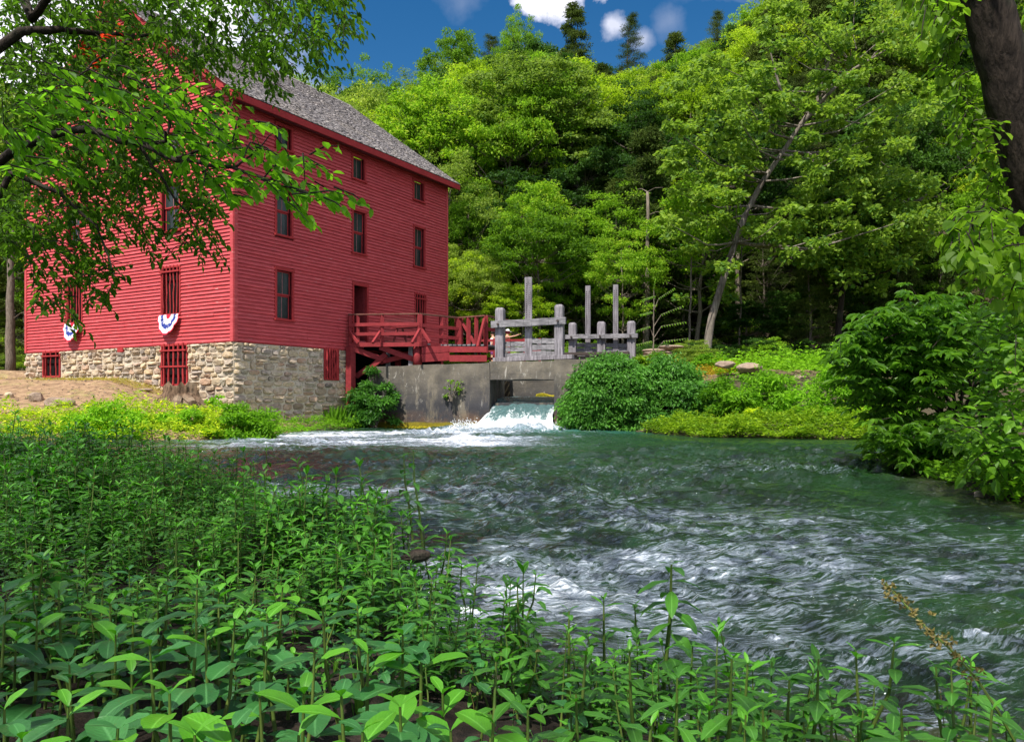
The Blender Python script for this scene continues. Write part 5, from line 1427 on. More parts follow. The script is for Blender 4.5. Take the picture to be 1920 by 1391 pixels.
cover('bank_plants', 'bright green water plants along the far left bank', [(-30,19.8),(-14,19.7),(-9,20.3),(-7.6,21.6),(-7.8,24.0),(-9.5,24.2),(-13,22.8),(-17,22.6),(-30,23)], M['leaf_bank'], 42000, 0.10,
      lambda x, y: 0.16+0.34*np.clip(fbm(x, y, 92, 0.8, 3)+0.5, 0, 1), 502)
cover('ledge_weeds', 'low green weeds on the ledge below the stone wall', [(-8.6,24.6),(-7.5,24.6),(-6.6,27.6),(-5.6,29.9),(-6.4,30.3),(-7.4,28.4),(-8.6,26.4)], M['leaf_bush'], 5000, 0.09,
      lambda x, y: 0.08+0.22*np.clip(fbm(x, y, 93, 1.3, 2)+0.5, 0, 1), 503)
cover('right_bank_plants', 'small round-leaved plants on the near right bank', [(5.2,6),(5.15,7.6),(5.35,9),(5.8,10.6),(6.2,12.2),(8.2,13.5),(9,10),(8.5,6)], M['leaf_bush'], 24000, 0.07,
      lambda x, y: 0.10+0.22*np.clip(fbm(x, y, 94, 1.3, 2)+0.5, 0, 1), 504, wr=0.7)
cover('yellow_weeds', 'yellow and rust-coloured weeds on top of the far bank', [(4.2,30.0),(6.5,29.6),(9.0,30.2),(9.5,33),(8,34.0),(4.6,33.5)], M['leaf_weeds'] if 'leaf_weeds' in M else M['leaf_bank'], 6500, 0.14,
      lambda x, y: 0.1+0.55*np.clip(fbm(x, y, 95, 0.8, 3)+0.3, 0, 1), 505, wr=0.22)
cover('dry_grass', 'pale dry grass along the foot of the mill wall', [FL(1.8, 0.05, 0)[:2], FL(13.5, 0.05, 0)[:2], FL(13.5, 1.6, 0)[:2], FL(3.5, 1.2, 0)[:2]], M['grass_dry'] if 'grass_dry' in M else M['leaf_bank'], 9000, 0.16,
      lambda x, y: 0.05+0*x, 506, wr=0.08)

# ------------------------------------------------------------------ overhanging trees close to the camera
def sprays(rs, centers, dirs, nleaf, twig, leaf, droop=0.35, wr=0.55, palmate=False):
    """short twigs with alternate leaves (or palmate leaf hands); returns leaf arrays and twig segments"""
    n = len(centers); PV = []; segs = []
    pos = []; ax = []; nr = []; ll = []
    for i in range(n):
        c = centers[i]; d = unit(dirs[i:i+1])[0]
        L = twig*rs.uniform(0.7, 1.3); side = unit(np.cross(d, [0, 0, 1])[None])[0]
        end = c+d*L+np.array([0, 0, -droop*L*0.5]); segs.append((c, c+d*L*0.5, end))
        if palmate:
            for j in range(nleaf):
                t_ = (j+1)/nleaf; b0 = c+(end-c)*t_; pa = rs.rand()*6.28
                hub = b0+np.array([math.cos(pa), math.sin(pa), 0.25])*leaf*0.6
                for q in range(5):
                    a = pa+(q-2)*0.62
                    pos.append(hub); ax.append((math.cos(a), math.sin(a), -0.35+rs.normal()*0.15)); nr.append((rs.normal()*0.25, rs.normal()*0.25, 1)); ll.append(leaf*(1.15-0.16*abs(q-2)))
        else:
            for j in range(nleaf):
                t_ = (j+0.6)/nleaf; b0 = c+(end-c)*t_; s_ = side*(1 if j % 2 else -1)
                if j == nleaf-1: s_ = s_*0.1
                pos.append(b0); a = d*0.55+s_*0.9+np.array([0, 0, -droop])+rs.normal(size=3)*0.22; ax.append(a)
                nr.append(np.array([0, 0, 1.0])+rs.normal(size=3)*0.38); ll.append(leaf*rs.uniform(0.65, 1.2))
    V, Q = leaves_np(np.array(pos), np.array(ax), np.array(nr), np.array(ll), wr, 0.10, 'oval')
    return V, Q, segs
def px_centers(rs, poly, Y0, Y1, n): return cloud_from_pixels(rs, poly, Y0, Y1, n)
def over_tree():
    rs = np.random.RandomState(610); rng = random.Random(610)
    base = Vector((-8.2, 6.0, gz(-8.2, 6.0)-0.2))
    root = empty('overhanging_tree', base, 'dark leafy tree whose branches hang across the upper left over the mill', 'tree')
    def ch(o): o.parent = root; o.location = -base; return o
    # visible foliage, back layer
    A = []
    D = [([(0,-80),(655,-80),(648,60),(612,95),(560,60),(500,110),(440,100),(380,120),(250,110),(0,140)], 9.0, 12.5, 1000),
         ([(430,60),(600,60),(590,120),(520,150),(470,195),(430,150)], 9.5, 11.5, 60),
         ([(0,120),(230,100),(290,200),(280,320),(220,390),(90,420),(0,400)], 8.0, 11.5, 600), ([(230,100),(400,140),(440,200),(430,260),(380,330),(300,380),(260,300)], 8.0, 11, 120),
         ([(330,340),(400,350),(395,450),(350,455),(330,400)], 8.5, 10, 46),
         ([(225,380),(300,400),(300,445),(250,440)], 8.5, 10, 16),
         ([(50,400),(210,400),(225,540),(195,545),(130,580),(80,560),(55,500)], 8.0, 9.5, 84),
         ([(0,380),(50,390),(60,470),(0,470)], 8.0, 10, 30)]
    segsA = []
    for poly, Y0, Y1, n in D:
        C = px_centers(rs, poly, Y0, Y1, n); dr = rs.normal(size=(n, 3)); dr[:, 0] += 0.6; dr[:, 2] -= 0.5
        V, Q, sg = sprays(rs, C, dr, 8, 0.34, 0.105, 0.6, 0.5); A.append((V, Q)); segsA += sg
    # unseen rest of the crown above and beside the camera, which throws the shade on the near bank
    C = []
    while len(C) < 600:
        x, y, z = rs.uniform(-15, 1.5), rs.uniform(-9, 9.5), rs.uniform(4.5, 11.5)
        if y > 0.5 and z < HC+0.60*y+0.7: continue
        if ((x+6.5)/8.5)**2+((y-0)/9.5)**2+((z-7.5)/4.5)**2 < 1: C.append((x, y, z))
    Cc = np.array(C); big = clump_leaves(rs, Cc, rs.uniform(0.5, 0.9, len(Cc)), 26, 0.17, flat=0.5, wr=0.6)
    A.append(big)
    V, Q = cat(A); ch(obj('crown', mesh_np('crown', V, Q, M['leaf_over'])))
    # front layer, larger and brighter
    A2 = []; segsB = []
    D2 = [([(40,110),(150,100),(330,150),(440,220),(430,290),(330,290),(200,260),(60,240)], 5.0, 6.5, 84),
          ([(430,230),(520,225),(600,300),(650,372),(560,395),(500,360),(430,330)], 4.8, 5.6, 34),
          ([(0,180),(80,180),(90,330),(0,330)], 5.0, 6.5, 26), ([(330,270),(440,290),(430,390),(380,360)], 5.2, 6, 16)]
    for poly, Y0, Y1, n in D2:
        C = px_centers(rs, poly, Y0, Y1, n); dr = rs.normal(size=(n, 3))*0.5; dr[:, 0] += 1.0; dr[:, 2] -= 0.2
        V, Q, sg = sprays(rs, C, dr, 6, 0.22, 0.098, 0.4, 0.62); A2.append((V, Q)); segsB += sg
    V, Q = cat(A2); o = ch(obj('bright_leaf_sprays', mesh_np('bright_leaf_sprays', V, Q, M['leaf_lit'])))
    tw = MB()
    for c, m, e in segsA[::2]+segsB: tw.tube([c, m, e], [0.006, 0.005, 0.002], 4, cap=False)
    o = ch(tw.build('twigs', M['bark_dark'])); o['kind'] = 'stuff'
    # limbs
    paths = [([(-160, 420, 7.5), (0, 300, 7.0), (70, 262, 6.6), (160, 240, 6.3), (260, 272, 6.0), (330, 300, 5.8), (430, 318, 5.5), (520, 345, 5.2), (600, 372, 5.0)], 0.055, 0.004),
             ([(-120, 180, 9), (40, 60, 9), (110, 55, 9.2), (170, 62, 9.4), (250, 68, 9.6), (330, 66, 9.8)], 0.075, 0.012),
             ([(20, -60, 9.4), (60, 40, 9.2), (100, -20, 9)], 0.07, 0.04), ([(250, 68, 9.6), (215, 92, 9.4), (175, 118, 9.2), (140, 150, 9.0)], 0.03, 0.006),
             ([(270, 275, 6.0), (305, 260, 5.9), (320, 235, 5.9), (298, 195, 5.9), (290, 150, 5.9)], 0.022, 0.005), ([(260, 272, 6.2), (300, 330, 6.2), (350, 400, 6.2), (375, 440, 6.3)], 0.018, 0.004),
             ([(-60, 480, 8.5), (20, 330, 8.4), (110, 360, 8.4), (180, 420, 8.4), (215, 520, 8.4)], 0.05, 0.006), ([(440, 318, 5.5), (480, 280, 5.4), (520, 245, 5.3)], 0.010, 0.003),
             ([(330, 300, 5.8), (400, 270, 5.7), (470, 290, 5.5), (560, 330, 5.3)], 0.014, 0.003)]
    for path, r0, r1 in paths:
        q = [P(*p) for p in path]; pts = []; rr = []; m = len(q)
        for i in range(m-1):
            for j in range(3):
                a = j/3; pts.append(q[i].lerp(q[i+1], a)+Vector((rng.gauss(0, .008), 0, rng.gauss(0, .012)))); t_ = (i+a)/(m-1); rr.append(r0+(r1-r0)*t_**0.7)
        pts.append(q[-1]); rr.append(r1)
        b = MB(); b.tube(pts, rr, 7, cap=False, rng=rng); ch(b.build('branch', M['bark_dark'], smooth=True))
    b = MB(); b.tube([base, base+Vector((.3, 0, 2)), base+Vector((.5, .3, 5)), base+Vector((1.5, -1, 8)), base+Vector((2.5, -2.5, 11))], [0.45, 0.36, 0.3, 0.2, 0.08], 12, jit=0.05, rng=rng)
    for tgt in ((-8.0, 7.5, 3.6), (-9.5, 9.0, 5.2)): b.tube([base+Vector((.4, .2, 3.0)), Vector(tgt)], [0.2, 0.10], 8, cap=False)
    ch(b.build('trunk', M['bark_dark'], smooth=True))
    # a few red leaf clusters among the green
    C = px_centers(rs, [(150,60),(230,60),(230,150),(100,150)], 9, 9.6, 7); V, Q, sg = sprays(rs, C, rs.normal(size=(7, 3)), 5, 0.2, 0.08, 0.4, 0.4)
    ch(obj('red_leaves', mesh_np('red_leaves', V, Q, M['leaf_red'])))
M['leaf_red'] = leaf_mat('leaf_turning_red', (0.25, 0.02, 0.01), (0.45, 0.05, 0.02), (1, .4, .3), 0.4)
over_tree()

def trunk_right():
    rs = np.random.RandomState(620); rng = random.Random(620)
    path = [(2150, 1010, 8.4), (2080, 800, 8.3), (2010, 600, 8.1), (1962, 420, 8.0), (1922, 280, 7.9), (1885, 140, 7.8), (1852, 10, 7.7), (1826, -90, 7.6), (1790, -300, 7.4), (1740, -560, 7.2)]
    q = [P(*p) for p in path]; base = Vector((q[0].x, q[0].y, gz(q[0].x, q[0].y)-0.2)); q[0] = base.copy()
    root = empty('leaning_tree', base, 'big dark leaning trunk hung with vine leaves at the upper right', 'tree')
    def ch(o): o.parent = root; o.location = -base; return o
    b = MB(); pts = []; rr = []
    for i in range(len(q)-1):
        for j in range(6):
            pts.append(q[i].lerp(q[i+1], j/6)); rr.append(0.262-0.008*i+rng.gauss(0, 0.006))
    b.tube(pts, rr, 22, jit=0.035, rng=rng); ch(b.build('trunk', M['bark_dark'], smooth=True))
    A = []; segs = []
    for poly, Y0, Y1, n, lf in (([(1770,-40),(1795,-40),(1815,120),(1845,250),(1885,400),(1860,420),(1815,300),(1790,180),(1765,90)], 7.8, 8.2, 95, 0.10),
                                ([(1790,400),(1860,360),(1960,460),(1960,560),(1880,560),(1800,470)], 5.6, 6.8, 54, 0.125),
                                ([(1760,430),(1830,380),(1880,420),(1820,480)], 5.6, 6.4, 16, 0.12),
                                ([(1690,-60),(1800,-60),(1790,40),(1730,30)], 6.5, 8.5, 40, 0.10),
                                ([(1940,-60),(1990,-60),(1990,300),(1960,200)], 8.4, 9.5, 50, 0.11),
                                ([(1880,100),(1960,300),(1990,420),(1940,330)], 7.3, 7.6, 6, 0.07)):
        C = px_centers(rs, poly, Y0, Y1, n); dr = rs.normal(size=(n, 3))*0.6; dr[:, 2] -= 0.7
        V, Q, sg = sprays(rs, C, dr, 5, 0.22, lf, 0.5, 0.82); A.append((V, Q)); segs += sg
    # crown above the picture
    C = []
    while len(C) < 130:
        x, y, z = rs.uniform(-1, 9), rs.uniform(1, 12), rs.uniform(6, 12)
        if z > HC+0.58*y+0.8: C.append((x, y, z))
    V, Q = cat(A); ch(obj('vine_leaves', mesh_np('vine_leaves', V, Q, M['leaf_vine'])))
    Cc = np.array(C); V, Q = clump_leaves(rs, Cc, rs.uniform(0.5, 0.9, len(Cc)), 26, 0.17, flat=0.5, wr=0.6); ch(obj('crown', mesh_np('crown', V, Q, M['leaf_over'])))
    tw = MB()
    for c, m, e in segs: tw.tube([c, m, e], [0.006, 0.005, 0.002], 4, cap=False)
    o = ch(tw.build('twigs', M['bark_dark'])); o['kind'] = 'stuff'
trunk_right()

def leafy_shrub(name, label, polys, palmate, leaf, mat, base, seed, nl=3, twig=0.3, stems=12, wr=0.34, bias=(-0.5, -0.4, 0.1)):
    rs = np.random.RandomState(seed); rng = random.Random(seed); A = []; segs = []
    base = Vector(base); root = empty(name, base, label, 'shrub')
    def ch(o): o.parent = root; o.location = -base; return o
    allC = []
    for poly, Y0, Y1, n in polys:
        C = px_centers(rs, poly, Y0, Y1, n); C = C[C[:, 2] > ground(C[:, 0], C[:, 1])+0.05]; dr = rs.normal(size=(len(C), 3))*0.7+np.array(bias); allC.append(C)
        V, Q, sg = sprays(rs, C, dr, nl, twig, leaf, 0.35, wr, palmate); A.append((V, Q)); segs += sg
    V, Q = cat(A); ch(obj('foliage', mesh_np('foliage', V, Q, mat)))
    C = np.concatenate(allC); b = MB()
    for i in range(stems):
        c = Vector(C[rs.randint(len(C))]); foot = base+Vector((rng.gauss(0, .25), rng.gauss(0, .25), -0.1)); m = foot.lerp(c, 0.5)+Vector((0, 0, 0.3))
        b.tube([foot, m, c], [0.035, 0.022, 0.008], 5, cap=False)
    ch(b.build('stems', M['bark_dark'])); 
    tw = MB()
    for c, m, e in segs[::2]: tw.tube([c, m, e], [0.006, 0.005, 0.002], 4, cap=False)
    o = ch(tw.build('twigs', M['bark_dark'])); o['kind'] = 'stuff'
bx, by = 7.9, 13.6
leafy_shrub('buckeye_shrub', 'broad dark shrub with drooping palmate leaves overhanging the water on the right',
    [([(1575,640),(1640,590),(1720,558),(1800,580),(1880,560),(1900,700),(1880,850),(1780,860),(1680,870),(1640,840),(1660,790),(1600,760),(1575,700)], 12.0, 15.0, 520),
     ([(1575,640),(1640,590),(1720,558),(1800,580),(1800,700),(1650,760)], 11.6, 12.6, 150),
     ([(1660,780),(1780,800),(1850,880),(1800,900),(1700,880),(1640,850)], 11.2, 12.5, 120)], True, 0.20, M['leaf_buckeye'], (bx, by, gz(bx, by)), 630, stems=22)
bx, by = 6.9, 9.3
leafy_shrub('shrub', 'nearer round-leaved shrub at the right edge below the big leaning trunk',
    [([(1850,560),(1990,500),(1990,900),(1900,880),(1840,820),(1800,800),(1840,700)], 8.2, 10.0, 210), ([(1790,790),(1880,780),(1930,900),(1860,900)], 8.0, 8.8, 46)], False, 0.14, M['leaf_vine2'] if 'leaf_vine2' in M else M['leaf_buckeye'], (bx, by, gz(bx, by)), 631, nl=6, twig=0.34, wr=0.62)
bx, by = -8.0, 35.0
# feathery sapling right of the gates
rs = np.random.RandomState(640); b0 = P(1225, 690, 33); root = empty('sapling', b0, 'young sapling with feathery compound leaves right of the small sluice gate', 'tree')
A = []; st = MB()
for (u, v, du, dv) in ((1228, 555, -18, 6), (1235, 560, 22, -14), (1222, 585, -16, 4), (1240, 590, 30, -12), (1218, 612, -22, 8), (1240, 612, 34, -6), (1222, 640, -26, 6), (1244, 640, 34, -4), (1230, 660, 30, 6), (1220, 665, -26, 6), (1226, 540, 2, -12)):
    a = P(u, v, 33); c = P(u+du*1.3, v+dv*1.3, 32.8); st.tube([P(1226, min(v+22, 690), 33), a, c], [0.02, 0.012, 0.004], 4, cap=False)
    n = 10; ts = np.linspace(0, 1, n); pa = np.array(a)[None]+(np.array(c)-np.array(a))[None]*ts[:, None]
    d = np.array((c-a).normalized()); sd_ = np.cross(d, [0, -0.6, 1]); sd_ /= np.linalg.norm(sd_)
    for sg in (-1, 1): A.append(leaves_np(pa, np.tile(sd_*sg+d*0.5-np.array([0, 0, .3]), (n, 1)), np.tile([0.1, -0.4, 1.0], (n, 1))+rs.normal(size=(n, 3))*0.3, 0.125, 0.36, 0.1, 'oval'))
st.tube([b0, P(1226, 545, 33)], [0.035, 0.012], 6)
V, Q = cat(A); o = obj('foliage', mesh_np('foliage', V, Q, M['leaf_bush']), root); o.location = -b0; o = st.build('stem', M['bark'], root); o.location = -b0

# ------------------------------------------------------------------ foreground bed of leafy plants
def leaf_blade(L, W, arch, fold, mat, name, up0=0.5):
    """leaf lying along +X, base at the origin, arching and folded along its midrib"""
    ts = [0, 0.08, 0.25, 0.45, 0.65, 0.83, 0.95, 1.0]; hw = [0.05, 0.12, 0.34, 0.5, 0.50, 0.38, 0.20, 0.02] if W > 0.4 else [0.05, 0.12, 0.36, 0.5, 0.45, 0.29, 0.12, 0.01]
    V = []; x = z = 0; pt = 0; UV = []; tw = (hash(name) % 7-3)*0.0
    for t_, h in zip(ts, hw):
        a = up0-arch*t_; x += (t_-pt)*L*math.cos(a); z += (t_-pt)*L*math.sin(a); pt = t_
        wv = 0.02*math.sin(t_*17+arch*9)*L
        for q in (-1, -0.5, 0, 0.5, 1):
            V.append((x, q*h*W, z+(abs(q)**1.5)*abs(h)*W*fold+wv*abs(q))); UV.append((t_, 0.5+q*0.5))
    Q = []
    for i in range(len(ts)-1):
        for j in range(4): Q.append((i*5+j, i*5+j+1, i*5+6+j, i*5+5+j))
    return mesh_np(name, np.array(V), np.array(Q), mat, smooth=True, uv=UV)
def plant_layout(rng, H, L, pairs, narrow):
    """(height, azimuth, length, pitch, young) of each leaf"""
    out = []; az = rng.uniform(0, 6.28)
    for i in range(pairs):
        t_ = (0.16 if narrow else 0.42)+(0.84 if narrow else 0.58)*(i+0.6)/pairs; z = H*min(1, t_); l = L*(0.70+0.42*math.sin(math.pi*min(1, t_*0.85)))*(0.85 if i == pairs-1 else 1)
        for s_ in (0, 1):
            out.append((z+rng.uniform(-.008, .008), az+s_*math.pi+rng.gauss(0, .18), l*rng.uniform(.85, 1.15), rng.gauss(0, .15)+(0.18 if i == pairs-1 else 0), i == pairs-1))
        az += math.pi/2+rng.gauss(0, .15)
    for s_ in range(2): out.append((H, az+s_*math.pi, L*0.42, 0.45, True))
    return out
BL = [leaf_blade(1, 0.54, 0.62, 0.20, M['plant'], 'broad_leaf', 0.30), leaf_blade(1, 0.50, 0.55, 0.18, M['plant'], 'broad_leaf', 0.15), leaf_blade(1, 0.48, 0.6, 0.25, M['plant_young'], 'young_leaf', 0.45), leaf_blade(1, 0.46, 0.95, 0.12, M['plant'], 'broad_leaf', 0.35), leaf_blade(1, 0.58, 0.35, 0.30, M['plant'], 'broad_leaf', 0.05)]
NL = [leaf_blade(1, 0.36, 0.8, 0.25, M['plant_mid'], 'narrow_leaf', 0.35), leaf_blade(1, 0.32, 0.6, 0.25, M['plant_mid'], 'narrow_leaf', 0.30), leaf_blade(1, 0.30, 0.5, 0.3, M['plant_young'], 'young_leaf', 0.5), leaf_blade(1, 0.30, 1.1, 0.15, M['plant_mid'], 'narrow_leaf', 0.5), leaf_blade(1, 0.38, 0.4, 0.3, M['plant_mid'], 'narrow_leaf', 0.1)]
LI = (0, 1, 3, 4)
def leaf_matrix(z, az, l, pitch, sx=0.0, sy=0.0):
    return Matrix.Translation((sx, sy, z)) @ Matrix.Rotation(az, 4, 'Z') @ Matrix.Rotation(-pitch, 4, 'Y') @ Matrix.Scale(l, 4)
def stem_mesh(rng, H, r=0.0042):
    b = MB(); bx, by = rng.gauss(0, .03), rng.gauss(0, .03)
    b.tube([(bx*1.6, by*1.6, -0.08), (bx, by, H*0.3), (bx*0.2, by*0.2, H*0.65), (0, 0, H)], [r*1.5, r*1.25, r, r*0.5], 6, cap=False)
    return b
def joined_plant(seed, H, L, pairs, narrow):
    rng = random.Random(seed); bl = NL if narrow else BL; Vs = []; Qs = []; MI = []; base = 0; UVs = []; LUV = [(t_, 0.5+q*0.5) for t_ in (0, 0.08, 0.25, 0.45, 0.65, 0.83, 0.95, 1.0) for q in (-1, -0.5, 0, 0.5, 1)]
    mats = [bl[0].materials[0], bl[2].materials[0], M['stem']]
    for (z, az, l, pi_, yg) in plant_layout(rng, H, L, pairs, narrow):
        me = bl[2] if yg and rng.random() < 0.65 else bl[rng.choice(LI)]; mt = leaf_matrix(z, az, l, pi_)
        co = np.empty(len(me.vertices)*3, np.float32); me.vertices.foreach_get('co', co); co = co.reshape(-1, 3)
        Rm = np.array(mt)[:3, :3]; co = co @ Rm.T+np.array(mt)[:3, 3]
        q = np.array([p.vertices[:] for p in me.polygons])+base; Vs.append(co); UVs.append(LUV); Qs.append(q); base += len(co); MI += [1 if me is bl[2] else 0]*len(q)
    sb = stem_mesh(rng, H); Vs.append(np.array(sb.v)); q = np.array([f for f in sb.f])+base; Qs.append(q); MI += [2]*len(q); UVs.append([(0, 0)]*len(sb.v))
    return mesh_np('leafy_plant', np.concatenate(Vs), np.concatenate(Qs), mats, MI, True, uv=np.concatenate(UVs))
BV = [joined_plant(700+i, 0.32+0.05*i, 0.094, 4+i % 2, False) for i in range(4)]
NV = [joined_plant(720+i, 0.33+0.045*i, 0.105, 7+i % 3, True) for i in range(5)]
SV = [joined_plant(740+i, 0.16+0.03*i, 0.05, 3, False) for i in range(2)]
def grass_tuft(seed, n=16, h=0.42, mat='grass_blade'):
    rs = np.random.RandomState(seed); V = []; Q = []
    for i in range(n):
        a = rs.rand()*6.28; l = h*rs.uniform(.5, 1.15); bend = rs.uniform(.2, 1.1); r = rs.rand()*0.03; w = 0.0035+0.002*rs.rand(); b0 = len(V)
        for k in range(6):
            t_ = k/5; x = r+l*0.55*bend*t_**2; z = l*(t_-0.35*bend*t_**2); ww = w*(1-t_**1.5)+0.0004
            for q in (-1, 1): V.append((x*math.cos(a)-q*ww*math.sin(a), x*math.sin(a)+q*ww*math.cos(a), z))
        for k in range(5): Q.append((b0+2*k, b0+2*k+1, b0+2*k+3, b0+2*k+2))
    return mesh_np('grass_tuft', np.array(V), np.array(Q), M[mat], smooth=True)
M['grass_blade'] = plant_mat('grass_blade', (0.04, 0.14, 0.012), (0.12, 0.28, 0.02))
def dead_stem(seed):
    rng = random.Random(seed); b = MB(); h = rng.uniform(.3, .5)
    b.tube([(0, 0, -.05), (.02, 0, h*.5), (.05, .03, h)], [.003, .0025, .001], 5, cap=False)
    for i in range(5):
        z = h*rng.uniform(.3, .95); a = rng.uniform(0, 6.28); b.tube([(.03, 0, z), (.03+.07*math.cos(a), .07*math.sin(a), z+.05)], [.0018, .0006], 4, cap=False)
    return b.mesh('dead_stem', M['plant_dry'], True)
GV = [grass_tuft(760), grass_tuft(761, 22, 0.5), grass_tuft(762, 12, 0.34)]; DV = [dead_stem(770), dead_stem(771)]
# plants one can tell apart in the front: each a thing with its leaves
HEADS = [(8,1329,0),(128,1325,0),(130,1246,0),(69,1160,0),(221,1365,0),(318,1300,0),(217,1190,0),(281,1210,0),(247,1262,0),(312,1115,0),(206,1131,0),(250,1149,0),(385,1175,0),(440,1165,0),(492,1168,0),
         (365,1378,0),(437,1365,0),(487,1306,0),(60,1015,0),(160,1040,0),(315,1080,0),(370,1085,0),(500,1150,0),(605,1140,0),(670,1135,0),(530,1100,0),(500,1220,0),(790,1225,0),(570,1300,0),(830,1300,0),(755,1190,0),
         (640,1305,0),(750,1325,0),(845,1370,0),(925,1355,0),(560,1378,0),(680,1372,0),(30,1200,0),(10,1130,0),(110,1105,0),(410,1110,0),(590,1215,0),(690,1225,0),(40,1385,0),(990,1330,1),(1080,1300,1),(930,1240,1),(1005,1075,1),(1132,1125,1),(1190,1135,1),(1067,1145,1),
         (1270,1270,1),(1180,1220,1),(1100,1215,1),(1372,1235,1),(1402,1245,1),(1535,1235,1),(1605,1220,1),(1677,1205,1),(1755,1250,1),(1820,1240,1),(1330,1320,1),(1430,1330,1),(1220,1360,1),(1560,1340,1),(1690,1330,1),(1860,1330,1),(970,1095,1),(1480,1275,1)]
ORD = ['first', 'second', 'third', 'fourth', 'fifth', 'sixth', 'seventh', 'eighth', 'ninth', 'tenth', 'eleventh', 'twelfth', 'thirteenth', 'fourteenth', 'fifteenth', 'sixteenth', 'seventeenth', 'eighteenth']
def plant_label(k):
    u, v, nar = HEADS[k]
    rows = ((1340, 'along the bottom edge'), (1280, 'one row up from the bottom edge'), (1205, 'behind the open patch of mud'), (1120, 'in the middle of the bed'), (0, 'farthest back')) if not nar else ((1300, 'along the bottom edge'), (1225, 'in front of the rippling water'), (0, 'where the bed meets the water'))
    lo = [r for r in rows if v >= r[0]][0]; hi = min([r[0] for r in rows if r[0] > lo[0]]+[9999])
    same = sorted([i for i, h in enumerate(HEADS) if h[2] == nar and lo[0] <= h[1] < hi], key=lambda i: HEADS[i][0])
    return '%s %s from the left %s' % (ORD[same.index(k)], 'pointed-leaved plant' if nar else 'round-leaved plant', lo[1])
PLG = 'leafy plants at the front of the near bank'
rng = random.Random(800); FG = []
for k, (u, v, nar) in enumerate(HEADS):
    H = rng.uniform(0.36, 0.50) if not nar else rng.uniform(0.28, 0.40)
    Y = (HC-0.16-H)*F/(v-HZ); x = (u-CX)/F*Y; g = gz(x, Y)
    if g < -0.05: g = -0.05
    Y = (HC-g-H)*F/(v-HZ); x = (u-CX)/F*Y
    L = 0.098 if not nar else 0.08
    if v < 1120 and not nar: L = 0.095
    lab = plant_label(k)
    root = empty('leafy_plant', (x, Y, g), lab, 'plant', PLG if not nar else 'pointed-leaved plants along the near water edge')
    bl = NL if nar else BL
    link(bpy.data.objects.new('stem', stem_mesh(rng, H).mesh('stem', M['stem'], True)), root)
    for (z, az, l, pi_, yg) in plant_layout(rng, H, L, rng.randint(3, 4) if not nar else rng.randint(6, 8), nar):
        o = link(bpy.data.objects.new('leaf', bl[2] if yg and rng.random() < 0.6 else bl[rng.choice(LI)]), root); o.matrix_local = leaf_matrix(z, az, l, pi_)
    FG.append((x, Y))
def single_plant(name, label, u, vt, Y, H, L, pairs, seed, narrow=True, cat_='plant'):
    rng = random.Random(seed); x = (u-CX)/F*Y; zt = HC+(HZ-vt)/F*Y; g = zt-H
    root = empty(name, (x, Y, g), label, cat_); link(bpy.data.objects.new('stem', stem_mesh(rng, H, 0.007).mesh('stem', M['stem'], True)), root)
    for (z, az, l, pi_, yg) in plant_layout(rng, H, L, pairs, narrow):
        o = link(bpy.data.objects.new('leaf', NL[rng.randint(0, 1)]), root); o.matrix_local = leaf_matrix(z, az, l, pi_-0.25)
single_plant('tall_weed', 'tallest pointed-leaved weed standing up against the rippling water', 1259, 1058, 2.75, 0.56, 0.125, 12, 901)
single_plant('tall_weed', 'thin weed sticking up at the tip of the bed in front of the white water', 775, 846, 5.6, 0.62, 0.10, 8, 902)
single_plant('tall_weed', 'short dark weed beside the thin one in front of the white water', 757, 852, 5.8, 0.58, 0.10, 6, 903)
single_plant('tall_weed', 'dark bushy weed rising above the bed below the mill corner', 445, 838, 7.6, 0.75, 0.14, 8, 904)
single_plant('tall_weed', 'dark weed on the skyline of the bed right of the bushy weed', 500, 834, 7.8, 0.72, 0.13, 8, 905)

